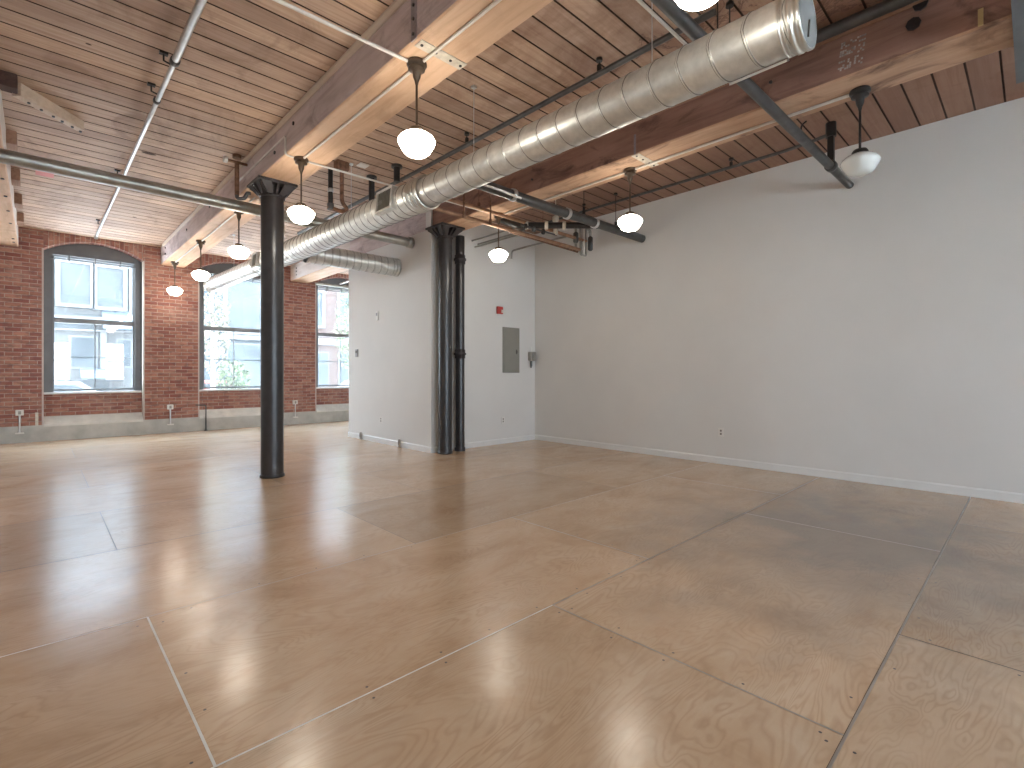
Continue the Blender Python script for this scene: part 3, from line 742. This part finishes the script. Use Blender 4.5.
for k, (xx, yy, lb) in enumerate(((3.28, 6.2, 'dark pipe stub dropping from the deck behind the duct register'), (3.34, 5.65, 'small black pipe stub on the deck above the duct register'))):
    t = thing('pipe_stub', (xx, yy, 3.6), lb, 'pipe')
    s_ = MB(); s_.tube([(xx, yy, H), (xx, yy, 3.60 + .12 * k)], .04, 12); s_.build('tube', M['pipe_black'], t)
    s_ = MB(); s_.lathe([(.07, H - .03), (.07, H - .0005)], (xx, yy, 0), 14); s_.build('flange', M['pipe_dark'], t)
bm = MB(); bm.box(2.96, 3.08, 5.88, 6.00, H - .012, H - .0005)
tag(bm.build('ceiling_tag', M['plate']), 'small white tag on the deck boards between beam and duct', 'tag')
# thin silver sprinkler line at left
t = thing('sprinkler_line', (.82, 8.0, 3.85), 'thin silver pipe running towards the leftmost window under the deck', 'pipe')
s_ = MB(); s_.tube([(.83, -2, 3.845), (.825, 4.95, 3.845)], .027, 14); s_.build('near_tube', M['zinc'], t)
s_ = MB(); s_.tube([(.825, 4.95, 3.845), (.815, 9, 3.845), (.80, 12.2, 3.845)], .02, 14); s_.build('far_tube', M['zinc'], t)
coupling(t, (.825, 4.92, 3.845), (0, 1, 0), .036, .06, M['pipe_dark']); coupling(t, (.82, 5.75, 3.845), (0, 1, 0), .03, .04, M['pipe_dark'])
for y in (5.0, 5.62, 8.3, 11.2):
    s_ = MB(); s_.tube([(.76, y, H), (.76, y, 3.86), (.82, y, 3.845)], .008, 8); s_.box(.73, .79, y - .02, y + .02, H - .02, H - .0005); s_.build('hanger', M['black'], t)
s_ = MB(); s_.tube([(.80, 12.17, 3.86), (.80, 12.2, 3.80)], .03, 12); s_.build('end_head', M['zinc'], t)
# conduits below the beams
PY = [1.04, 3.16, 5.42, 7.70, 9.95, 12.2]
t = thing('beam_conduit', (2.05, 6, 3.54), 'pale conduit along the underside of the left beam joining its pendants', 'conduit')
s_ = MB(); s_.tube([(2.05, -1, 3.546), (2.05, 5.42, 3.546)], .012, 10); s_.tube([(2.05, 7.0, 3.546), (2.05, 12.2, 3.546)], .012, 10); s_.build('tube', M['white_conduit'], t)
t = thing('beam_conduit', (4.84, 3, 3.54), 'pale conduit along the underside of the dark right beam joining its pendants', 'conduit')
s_ = MB(); s_.tube([(4.84, .98, 3.546), (4.84, 5.30, 3.546)], .013, 10); s_.build('tube', M['white_conduit'], t)
t = pipe('cross_conduit', [(XL + .0, 3.23, 3.546), (.8, 3.22, 3.546), (1.962, 3.17, 3.546)], .012, M['white_conduit'], 'pale conduit crossing open ceiling from left to the nearest lit pendant canopy', 'conduit')
t = pipe('cross_conduit', [(2.112, 5.42, 3.546), (3.2, 5.40, 3.546), (4.56, 5.36, 3.546)], .011, M['white_conduit'], 'pale conduit crossing from left beam over the duct to right beam', 'conduit')
t = pipe('cross_conduit', [(2.30, 1.68, 3.55), (2.9, 1.68, 3.55), (3.44, 1.68, 3.55)], .011, M['white_conduit'], 'pale conduit crossing beside the dark pipe near the top of the picture', 'conduit')
t = pipe('side_conduit', [(1.96, 5.41, 3.545), (1.874, 5.40, 3.545), (1.874, 5.40, 3.74), (1.874, 7.2, 3.735), (1.874, 7.2, 3.60)], .011, M['white_conduit'], 'pale conduit bent up the left face of the left beam', 'conduit', .03)
# dark pipe above the duct
t = pipe('sprinkler_line', [(3.45, 1.55, 3.80), (3.46, 5, 3.80), (3.42, 9.2, 3.80)], .024, M['pipe_dark'], 'dark straight pipe running just above the round duct', 'pipe')
for y in (2.55, 4.35, 6.5): hanger(t, 3.452, y, 3.80, .024)
t = pipe('beam_pipe', [(4.36, -1.5, 3.855), (4.36, .9, 3.855), (4.36, 1.46, 3.855)], .045, M['pipe_dark'], 'dark pipe tucked beside top of dark right beam beyond the duct cap', 'pipe')
# dark pipe crossing to the long wall near the camera
t = pipe('cross_pipe', [(1.0, 1.53, 3.47), (4.0, 1.52, 3.47), (XR - .001, 1.50, 3.47)], .043, M['pipe_dark'], 'dark pipe crossing under the right beam into the long white wall beside the unlit pendant', 'pipe')
coupling(t, (6.13, 1.50, 3.47), (1, 0, 0), .058, .07, M['pipe_dark'])
s_ = MB(); s_.box(6.10, 6.16, 1.47, 1.53, 3.51, 3.80, 0, .006); s_.lathe([(.05, 3.78), (.05, H - .001)], (6.13, 1.50, 0), 10); s_.build('bracket', M['black'], t)
s_ = MB(); s_.elbow_tube([(5.20, 1.52, 3.51), (5.22, 1.52, 3.60), (5.26, 1.49, 3.64)], .007, .03, 8); s_.build('hook', M['black'], t)
hanger(t, 3.42, 1.52, 3.47, .043); hanger(t, 3.62, 1.52, 3.47, .043)
# conduit by the long wall, up at the deck
t = pipe('wall_conduit', [(6.10, 1.50, 3.80), (6.22, 1.9, 3.815), (6.24, 6.5, 3.815)], .018, M['pipe_dark'], 'thin dark conduit running near the top of the long white wall', 'conduit', .2)
for y in (2.6, 4.9): hanger(t, 6.235, y, 3.815, .018)
# big dark drain pipe
t = pipe('drain_pipe', [(3.15, 4.30, 3.385), (5, 4.29, 3.385), (XR - .001, 4.27, 3.385)], .062, M['pipe_dark'], 'large dark drain pipe passing under the right beam into the long white wall', 'pipe')
for x in (4.1, 5.1, 5.7): coupling(t, (x, 4.29, 3.385), (1, 0, 0), .074, .05, M['zinc'])
hanger(t, 5.45, 4.285, 3.385, .07); hanger(t, 6.2, 4.28, 3.385, .07)
t = pipe('wye_pipe', [(4.90, 5.42, 3.53), (5.05, 5.22, 3.42), (5.75, 4.42, 3.39), (5.86, 4.31, 3.385)], .045, M['pipe_black'], 'black angled branch pipe with pale couplings joining the large drain pipe', 'pipe', .08)
for q in (.15, .42, .66):
    a, c = Vector((5.05, 5.22, 3.42)), Vector((5.75, 4.42, 3.39)); coupling(t, a.lerp(c, q), c - a, .058, .05, M['strap'])
# copper water lines
CY = 5.10
cops = (((3.55, CY, 3.46), (6.55, CY, 3.44), 'upper copper water pipe above the right iron column'),
        ((3.45, CY - .02, 3.285), (6.35, CY - .02, 3.265), 'lower copper water pipe above the right iron column'),
        ((4.9, CY + .10, 3.30), (6.45, CY + .10, 3.27), 'short copper water pipe behind the lower one'))
for k, (a, c, lb) in enumerate(cops):
    t = pipe('water_pipe', [a, Vector(a).lerp(Vector(c), .5), c], .026 if k < 2 else .02, M['copper'] if k < 2 else M['rust'], lb, 'pipe', group='copper water pipes')
    if k < 2:
        for x in (4.25, 5.5): 
            if k == 0: hanger(t, x, a[1], Vector(a).lerp(Vector(c), (x - a[0]) / (c[0] - a[0])).z, .026, M['rust'], ZB if 4.56 < x < 4.98 else H)
    if k == 1:
        for x in (3.95, 4.40):
            s_ = MB(); s_.tube([(x, CY - .062, 3.26), (x, CY - .062, H if x < 4.5 else ZB)], .012, 8); s_.tube([(x, CY - .062, 3.25), (x, CY - .062, 3.33)], .02, 8); s_.build('hanger', M['rust'], t)
t = thing('pipe_manifold', (5.35, 5.02, 3.32), 'cluster of small dark fittings and a pale upright fitting between the copper pipes', 'fitting')
for k, (x, z0, z1, r_, mt) in enumerate(((5.05, 3.33, 3.40, .03, 'pipe_black'), (5.22, 3.32, 3.41, .034, 'pipe_dark'), (5.42, 3.32, 3.40, .03, 'pipe_black'))):
    s_ = MB(); s_.lathe([(r_ * .6, z0), (r_, z0 + .015), (r_, z1 - .015), (r_ * .6, z1)], (x, 5.02, 0), 14); s_.build('fitting', M[mt], t)
s_ = MB(); s_.tube([(4.95, 5.02, 3.365), (5.72, 5.02, 3.365)], .013, 10); s_.build('link_pipe', M['pipe_dark'], t)
s_ = MB(); s_.lathe([(.022, 3.36), (.036, 3.38), (.036, 3.56), (.05, 3.58), (.05, 3.64), (.02, 3.66)], (5.70, 5.02, 0), 14); s_.tube([(5.70, 5.02, 3.65), (5.70, 5.02, H)], .006, 8); s_.build('upright_fitting', M['strap'], t)
# arrestor loops at the end of the copper lines
t = thing('valve_assembly', (6.45, 5.08, 3.2), 'cluster of small upright loops and valves at the end of the copper pipes', 'valve')
s_ = MB(); s_.elbow_tube([(6.28, CY, 3.30), (6.28, CY, 3.64), (6.40, CY, 3.64), (6.40, CY, 3.20), (6.54, CY, 3.20), (6.54, CY, 3.64), (6.66, CY, 3.64), (6.66, CY, 3.32)], .021, .035, 10); s_.build('loop', M['pipe_grey'], t)
for x, z0, z1 in ((6.28, 3.36, 3.54), (6.66, 3.30, 3.54)):
    s_ = MB(); s_.lathe([(.02, z0), (.042, z0 + .02), (.042, z1 - .02), (.02, z1)], (x, CY, 0), 14); s_.build('arrestor', M['pipe_dark'], t)
s_ = MB(); s_.tube([(6.47, CY, 3.20), (6.47, CY, 3.66)], .026, 12); s_.build('riser', M['white_conduit'], t)
s_ = MB(); s_.elbow_tube([(6.47, CY, 3.62), (6.47, CY, 3.75), (6.235, CY, 3.79)], .012, .05, 8); s_.build('feed', M['pipe_dark'], t)
pipe('thin_conduit', [(3.1, 4.17, 3.30), (3.6, 4.16, 3.33), (4.15, 4.20, 3.335)], .013, M['white_conduit'], 'thin pale conduit curving beside the near end of the large drain pipe', 'conduit', .2)
# stubs coming out of the partition
for k, (x, z, y1, lb) in enumerate(((5.357, 3.52, 5.45, 'top'), (5.489, 3.485, 5.55, 'middle'), (5.423, 3.425, 5.55, 'lowest'))):
    pipe('wall_stub', [(x, YP - .001, z), (x, 6, z), (x, y1, z)], .014, M['pipe_grey'], lb + ' of three thin dark pipes leaving the partition wall beside a lit pendant', 'pipe', group='thin pipes from the partition wall')
pipe('wall_conduit', [(6.27, YP - .014, 3.36), (6.27, YP - .03, 3.50), (6.27, 6.2, 3.505), (6.27, 5.3, 3.505)], .016, M['pipe_grey'], 'grey conduit bending down onto the partition wall above the electrical panel', 'conduit', .05)
t = pipe('window_pipe', [(4.995, 12.30, 3.50), (6.0, 12.30, 3.50), (XR - .001, 12.30, 3.50)], .03, M['pipe_grey'], 'grey pipe running in front of the head of the right window', 'pipe')
t = pipe('window_pipe', [(5.62, 12.28, 3.57), (5.62, 11, 3.58), (5.62, YBX + .4, 3.58)], .024, M['zinc'], 'thin silver pipe running away from the corner room to the right window', 'pipe')
# grey sheet metal strip at the top right edge
t = thing('metal_tray', (4.6, -.12, 3.46), 'grey sheet metal tray at the top right edge of the picture', 'tray')
s_ = MB(); s_.box(3.4, 5.42, -.34, .098, 3.47, 3.485); s_.box(3.4, 5.42, .086, .098, 3.485, 3.55); s_.box(3.4, 5.42, -.34, -.328, 3.485, 3.55); s_.box(5.408, 5.42, -.328, .086, 3.485, 3.55); s_.build('tray_body', M['sheet_grey'], t)
for x in (3.6, 5.2):
    s_ = MB(); s_.tube([(x, -.12, 3.485), (x, -.12, H)], .005, 8); s_.build('hanger_rod', M['zinc'], t)

# ------------------------------------------------------------------ pendants
def make_pendant(loc, label, lit=True):
    x, y, _ = loc; t = thing('pendant_light', loc, label, 'pendant', 'schoolhouse pendants under the beams')
    s_ = MB(); s_.lathe([(.070, ZB - .0005), (.074, ZB - .01), (.074, ZB - .026), (.050, ZB - .032), (.050, ZB - .042), (.062, ZB - .046), (.062, ZB - .056), (.032, ZB - .066), (.028, ZB - .11), (.014, ZB - .145), (.011, ZB - .165)], (x, y, 0), 24)
    s_.build('canopy', M['bronze'] if lit else M['black'], t)
    s_ = MB(); s_.tube([(x, y, ZB - .16), (x, y, 3.06)], .009, 10); s_.build('stem', M['bronze'] if lit else M['black'], t)
    s_ = MB(); s_.lathe([(.012, 3.085), (.048, 3.072), (.058, 3.055), (.060, 3.034)], (x, y, 0), 24); s_.build('fitter', M['bronze'] if lit else M['black'], t)
    s_ = MB(); s_.lathe([(.052, 3.042), (.064, 3.034), (.098, 3.020), (.124, 3.000), (.137, 2.978), (.136, 2.966), (.126, 2.944), (.110, 2.917), (.097, 2.895), (.076, 2.878), (.045, 2.870), (.003, 2.868)], (x, y, 0), 36)
    s_.build('glass_shade', M['shade_on'] if lit else M['shade_off'], t)
    return t
p1 = make_pendant((2.035, PY[1], 2.868), 'lit pendant on the left beam in front of the duct, beside a pale tie plate')
for y, lb in ((1.0, 'nearest lit pendant, cut off by the top edge above the duct'), (PY[2], 'lit pendant just right of the left iron column'),
              (PY[3], 'lit pendant just left of the iron column, above middle window'), (PY[4], 'lit pendant at left corner of the middle window'),
              (PY[5], 'farthest lit pendant, in front of the brick pier between windows')):
    dup(p1, (2.08 if y < 2 else 2.045, y, 2.868), lb)
dup(p1, (4.84, 3.15, 2.868), 'lit pendant under the right beam before the end of the large drain pipe')
dup(p1, (4.81, 5.33, 2.868), 'lit pendant under the right beam beside the black drain stack')
make_pendant((4.84, .98, 2.868), 'unlit pendant with pale glass shade near the long white wall', False)

# ------------------------------------------------------------------ small wall things
t = thing('electrical_panel', (6.265, YP - .02, 1.275), 'tall grey electrical panel on the partition wall', 'panel')
s_ = MB(); s_.box(6.058, 6.472, YP - .022, YP - .001, 1.275, 2.10, 0, .004); s_.build('cabinet', M['panel_grey'], t)
s_ = MB(); s_.box(6.09, 6.44, YP - .030, YP - .022, 1.31, 2.065, 0, .003); d_ = s_.build('door', M['panel_grey'], t)
s_ = MB(); s_.box(6.365, 6.395, YP - .042, YP - .030, 1.62, 1.70, 0, .004); s_.tube([(6.38, YP - .04, 1.66), (6.38, YP - .05, 1.66)], .016, 10); s_.build('latch', M['slot'], d_)
t = thing('disconnect_switch', (6.775, YP - .05, 1.5), 'small grey switch box with conduit ends in the corner beside the panel', 'switch')
s_ = MB(); s_.box(6.705, 6.845, YP - .10, YP - .001, 1.505, 1.67, 0, .01); s_.build('box', M['box_grey'], t)
s_ = MB(); s_.tube([(6.77, YP - .10, 1.585), (6.77, YP - .115, 1.585)], .045, 16); s_.build('cover_disc', M['box_grey'], t)
s_ = MB(); s_.tube([(6.755, YP - .05, 1.50), (6.755, YP - .05, 1.40)], .02, 12); s_.tube([(6.755, YP - .05, 1.41), (6.745, YP - .05, 1.37)], .014, 10); s_.build('lower_fitting', M['pipe_dark'], t)
s_ = MB(); s_.tube([(6.755, YP - .05, 1.67), (6.745, YP - .05, 1.76)], .012, 10); s_.build('upper_fitting', M['plate'], t)
t = thing('fire_alarm', (5.97, YP - .02, 2.33), 'small red fire alarm strobe on the partition wall', 'alarm')
s_ = MB(); s_.box(5.91, 6.04, YP - .045, YP - .001, 2.325, 2.455, 0, .006); s_.build('body', M['red'], t)
s_ = MB(); s_.box(5.985, 6.028, YP - .065, YP - .045, 2.345, 2.40, 0, .006); s_.build('strobe_lens', M['strobe'], t)
def outlet(c, n, label, cat='outlet', w=.036, h=.058, mat='plate'):
    """cover plate on a wall whose outward normal is n"""
    c, n = Vector(c), Vector(n); s0 = Vector((-n.y, n.x, 0)); t = thing('wall_outlet', c - Vector((0, 0, h)), label, cat)
    s_ = MB(); s_.obox(c + n * .003, s0 * w, n * .003, Vector((0, 0, h))); s_.build('cover_plate', M[mat], t)
    for dz in (-.022, .022):
        s_ = MB(); s_.obox(c + n * .0065, s0 * .012, n * .0012, Vector((0, 0, .013))); 
        for k in range(len(s_.v)): s_.v[k] = (s_.v[k][0], s_.v[k][1], s_.v[k][2] + dz)
        s_.build('socket', M['slot'], t)
    return t
outlet((XR, 3.02, .44), (-1, 0, 0), 'white outlet low on the long right wall')
outlet((6.075, YP, .42), (0, -1, 0), 'white outlet low on the partition wall below the electrical panel')
outlet((XB, 8.20, .42), (-1, 0, 0), 'pale outlet low on the corner room side wall')
for (y, z, hh, ww, lb) in ((8.32, 2.32, .085, .035, 'small pale sensor high on the corner room side wall'), (9.13, 1.66, .075, .05, 'dark grey thermostat at the far end of the corner room wall')):
    dark = z < 2
    t = thing('wall_sensor' if not dark else 'thermostat', (XB - .01, y, z - hh), lb, 'sensor' if not dark else 'thermostat')
    s_ = MB(); s_.box(XB - .025, XB - .0005, y - ww, y + ww, z - hh, z + hh, 0, .006); s_.build('housing', M['thermo'] if dark else M['plate'], t)
    s_ = MB(); s_.box(XB - .029, XB - .024, y - ww * .6, y + ww * .6, z, z + hh * .6); s_.build('display', M['slot'] if dark else M['thermo'], t)
for y, lb in ((8.93, 'far'), (7.52, 'near')):
    t = thing('floor_stub', (XB - .04, y, 0), lb + ' small grey conduit stub at the baseboard of the corner room wall', 'stub')
    s_ = MB(); s_.box(XB - .045, XB - .017, y - .022, y + .022, .0, .135, 0, .004); s_.build('body', M['box_grey'], t)
    s_ = MB(); s_.box(XB - .05, XB - .045, y - .014, y + .014, .04, .11); s_.build('face', M['slot'], t)
for x, lb in ((-.235, 'on the brick pier left of the leftmost window'), (2.05, 'on the brick pier between left and middle windows'), (4.65, 'on the brick pier right of the iron column')):
    t = thing('pier_outlet', (x, YW - .03, .2), 'grey outlet box on a short conduit ' + lb, 'outlet', 'outlet boxes on the brick piers')
    s_ = MB(); s_.box(x - .055, x + .055, YW - .06, YW - .0005, .50, .60, 0, .006); bx = s_.build('box', M['plate'], t)
    s_ = MB(); s_.box(x - .02, x + .02, YW - .064, YW - .06, .52, .58); s_.build('socket', M['box_grey'], bx)
    s_ = MB(); s_.tube([(x, YW - .045, .50), (x, YW - .045, .19)], .014, 10); s_.build('conduit', M['zinc'], t)
    s_ = MB(); s_.box(x - .06, x + .06, YW - .075, YW - .031, .165, .19, 0, .004); s_.build('foot', M['plate'], t)
t = thing('floor_pipe', (2.71, YW - .06, 0), 'thin dark pipe rising from the floor before the middle window ledge', 'pipe')
s_ = MB(); s_.elbow_tube([(2.71, YW - .05, 0), (2.71, YW - .05, .56), (2.60, YW - .04, .57), (2.52, YW - .012, .57)], .012, .03, 10); s_.build('tube', M['pipe_dark'], t)
s_ = MB(); s_.lathe([(.035, 0), (.035, .015)], (2.71, YW - .05, 0), 14); s_.build('flange', M['pipe_dark'], t)
bm = MB(); bm.box(-.03, .012, YW - .012, YW - .0005, .30, .54)
tag(bm.build('metal_plate', M['strap']), 'pale vertical metal strip on the brick pier beside the leftmost window', 'plate')

# ------------------------------------------------------------------ outside
ZS = -.45
b = MB(); b.box(-30, 45, YB2, 17.0, ZS - .2, ZS + .12)
struct(b.build('trim_2', M['pavement'], origin=(0, 0, 0)), 'near pavement outside the windows', 'pavement')
b = MB(); b.box(-30, 45, 17.0, 24.4, ZS - .2, ZS)
struct(b.build('trim_3', M['asphalt'], origin=(0, 0, 0)), 'street outside the windows', 'street')
b = MB(); b.box(-30, 45, 24.4, 27.0, ZS - .2, ZS + .12)
struct(b.build('trim_4', M['pavement'], origin=(0, 0, 0)), 'far pavement across the street', 'pavement')
b = MB(); b.box(-30, 45, -30, YBACK - .3, ZS - .2, ZS)
struct(b.build('trim_5', M['pavement'], origin=(0, 0, 0)), 'yard behind the building', 'yard')
YF = 27.0
def building(x0, x1, h, wall, label, wins, shop, band=None):
    t = thing('building', ((x0 + x1) / 2, YF + 2, ZS), label, 'building', 'buildings across the street')
    s_ = MB(); s_.box(x0, x1, YF, YF + 6, ZS, h); s_.build('wall', wall, t)
    for (a, c, z0, z1) in wins:
        f = MB(); e = .14
        f.box(a - e, a, YF - .12, YF, z0 - e, z1 + e); f.box(c, c + e, YF - .12, YF, z0 - e, z1 + e); f.box(a, c, YF - .12, YF, z1, z1 + e); f.box(a - .05, c + .05, YF - .2, YF - .12, z0 - e, z0); f.box(a, c, YF - .12, YF, z0 - e, z0)
        fo = f.build('window', M['stone'], t)
        g = MB(); g.box(a, c, YF - .05, YF - .03, z0, z1); g.build('pane', M['outglass'], fo)
    for (a, c, z0, z1) in shop:
        f = MB(); f.box(a - .08, c + .08, YF - .06, YF, z0 - .08, z1 + .08); fo = f.build('shopfront', M['stone'], t)
        g = MB(); g.box(a, c, YF - .09, YF - .062, z0, z1); g.build('pane', M['outdark'], fo)
    if band:
        for z0, z1, dp in band:
            f = MB(); f.box(x0, x1, YF - dp, YF, z0, z1); f.build('cornice', M['stone'], t)
    return t
bt1 = building(-6, 4.4, 8.2, M['stucco'], 'cream building with two square windows seen through the leftmost window', [(-1.6, -.2, 4.2, 5.9), (.66, 1.58, 4.1, 5.75), (1.80, 2.66, 4.07, 5.72), (3.0, 3.9, 4.05, 5.7)], [(1.0, 1.75, 1.55, 2.75), (2.5, 2.9, 1.6, 2.7), (.1, .8, .3, 1.3), (1.2, 2.2, .3, 1.0), (-1.5, -.2, .9, 2.5)], [(3.42, 3.60, .35), (3.02, 3.10, .16)])
s_ = MB(); s_.box(.3, 1.75, YF - .08, YF, 3.12, 3.34); s_.build('dark_recess', M['outdark'], bt1)
s_ = MB(); s_.prism([(YF - .6, 3.15), (YF - .55, 3.10), (YF - .02, 3.95), (YF - .02, 4.0)], 0, 1.95, 3.1); s_.build('awning', M['awning'], bt1)
s_ = MB(); s_.prism([(YF - 1.0, 1.10), (YF - .95, 1.04), (YF - .12, 1.40), (YF - .12, 1.48)], 0, 1.25, 2.6); s_.build('awning', M['awning'], bt1)
s_ = MB(); s_.box(1.9, 2.1, YF - .16, YF - .02, 1.0, 3.0); s_.build('pilaster', M['stone'], bt1)
building(4.4, 9.6, 8.6, M['bluegrey'], 'blue grey building seen through the middle window', [(6.65, 8.9, 3.3, 5.9)], [(5.3, 6.4, .5, 2.5), (6.7, 8.9, .5, 2.7)], [(2.95, 3.2, .2)])
building(9.6, 18, 8.4, M['salmon'], 'salmon coloured building seen through the right window', [(10.2, 11.3, 3.9, 5.7), (12.3, 13.6, 3.9, 5.7)], [(10.3, 11.6, .6, 2.4), (12.3, 13.8, .6, 2.4)], [(2.85, 3.2, .2)])
def tree(x, y, h, rx, n, mat, label, seed):
    r_ = random.Random(seed); t = thing('street_tree', (x, y, ZS), label, 'tree', 'street trees')
    s_ = MB(); s_.tube([(x, y, ZS), (x + .03, y, ZS + h * .3), (x - .02, y, ZS + h * .6), (x + .03, y, ZS + h * .9)], .07, 8, 0, [.09, .07, .05, .02])
    for k in range(9):
        a = r_.random() * 2 * PI; z0 = ZS + h * (.35 + .05 * k); s_.tube([(x, y, z0), (x + rx * .5 * math.cos(a), y + rx * .5 * math.sin(a), z0 + .35)], .02, 6, 0, [.025, .01])
    s_.build('trunk', M['bark'], t)
    l = MB()
    for k in range(n):
        while True:
            u, v, w = r_.uniform(-1, 1), r_.uniform(-1, 1), r_.uniform(-1, 1)
            if u * u + v * v + w * w < 1: break
        c = Vector((x + u * rx, y + v * rx, ZS + h * .66 + w * h * .36)); d = Vector((r_.gauss(0, 1), r_.gauss(0, 1), r_.gauss(0, 1))).normalized(); e = d.orthogonal().normalized(); q = d.cross(e); s0 = r_.uniform(.05, .10)
        ids = [l.vert(c + e * s0 * a + q * s0 * b2) for a, b2 in ((-1, 0), (-.3, -.55), (.6, -.4), (1.1, 0), (.6, .4), (-.3, .55))]; l.face(ids)
    l.build('foliage', mat, t)
tree(4.15, 18.6, 5.2, .55, 700, M['leaf2'], 'slim pale leaved street tree outside the middle window', 2)
tree(4.9, 19.2, 2.2, .55, 500, M['leaf'], 'low green bush like tree outside the middle window', 3)
tree(9.15, 18.8, 5.6, .75, 900, M['leaf'], 'green street tree outside the right window', 5)
def car(x, y, paint, label, L=4.3):
    t = thing('parked_car', (x, y, ZS), label, 'car', 'cars parked on the street')
    prof = [(-.5, .35), (-.5, .75), (-.42, .88), (-.24, .93), (-.12, 1.38), (.02, 1.47), (.22, 1.44), (.36, .98), (.47, .90), (.5, .72), (.5, .35)]
    s_ = MB(); rings = []
    for yy, k in ((-.86, .97), (-.80, 1), (-.55, 1), (.55, 1), (.80, 1), (.86, .97)):
        rings.append([(x + u * L * (k if abs(yy) > .7 else 1), y + yy * (1 if z < 1 else .86), ZS + z * (1 if abs(yy) < .82 else .985)) for u, z in prof])
    s_.loft(rings, 0, True, False); s_.build('body', paint, t)
    for sd in (-1, 1):
        g = MB(); q = [(x - .19 * L, ZS + .95), (x - .11 * L, ZS + 1.33), (x + .19 * L, ZS + 1.36), (x + .31 * L, ZS + .97)]
        ya, yb = y + sd * .80, y + sd * .775
        g.loft([[(u, ya + sd * (.02 if z < ZS + 1.1 else -.02), z) for u, z in q], [(u, yb, z) for u, z in q]], 0, True, False); g.build('side_window', M['outdark'], t)
        for u in (-.31, .31):
            w_ = MB(); w_.tube([(x + u * L, y + sd * .66, ZS + .32), (x + u * L, y + sd * .87, ZS + .32)], .32, 18); w_.build('wheel', M['tyre'], t)
    return t
car(4.6, 22.4, M['car_red'], 'coral red car parked outside the middle window')
car(11.4, 22.6, M['car_white'], 'white car parked outside the right window')
car(.1, 22.8, M['car_silver'], 'silver car parked outside the leftmost window')

# ------------------------------------------------------------------ light
w = bpy.data.worlds.new('sky'); S.world = w; w.use_nodes = True; nt = w.node_tree; nt.nodes.clear(); t = NT(nt)
out = nt.nodes.new('ShaderNodeOutputWorld'); bg = t.n('Background'); tc = t.n('TexCoord')
sep = t.n('SeparateXYZ'); t.put(sep.inputs[0], tc.outputs['Generated'])
t.put(bg.inputs[0], t.ramp(sep.outputs[2], [(.0, (.80, .90, 1.0)), (.6, (.62, .80, 1.0))])); bg.inputs[1].default_value = 8.6
nt.links.new(bg.outputs[0], out.inputs[0])
def portal(x0, x1, z0, z1, y, sgn):
    l = bpy.data.lights.new('daylight_portal', 'AREA'); l.shape = 'RECTANGLE'; l.size = x1 - x0; l.size_y = z1 - z0; l.cycles.is_portal = True
    o = bpy.data.objects.new('daylight_portal', l); COL.objects.link(o); o.location = ((x0 + x1) / 2, y, (z0 + z1) / 2); o.rotation_euler = (sgn * PI / 2, 0, 0)
for x0, x1 in W: portal(x0, x1, .9, 3.6, YB2 + .1, -1)
for x0, x1 in FILL_RW: portal(x0, x1, .9, 2.8, YBACK - .35, 1)

sl = bpy.data.lights.new('sun', 'SUN'); sl.energy = 14.0; sl.angle = .02; sl.color = (1, .96, .9)
so = bpy.data.objects.new('sun', sl); COL.objects.link(so); so.location = (0, 20, 20)
so.rotation_euler = Vector((-.6, -.03, 1.0)).to_track_quat('Z', 'Y').to_euler()

# ------------------------------------------------------------------ camera and view
cam = bpy.data.cameras.new('camera'); co = bpy.data.objects.new('camera', cam); COL.objects.link(co)
co.location = (0, 0, 1.25); co.rotation_euler = (PI / 2, 0, -.7612)
cam.sensor_width = 36; cam.lens = 498.07 / 1024 * 36; cam.shift_y = -9.82 / 1024; cam.clip_start = .02; cam.clip_end = 200
S.camera = co
S.view_settings.view_transform = 'Standard'; S.view_settings.look = 'None'; S.view_settings.gamma = 1; S.view_settings.use_curve_mapping = False
S.view_settings.exposure = 1.62
S.cycles.max_bounces = 10; S.cycles.diffuse_bounces = 6; S.cycles.sample_clamp_indirect = 8
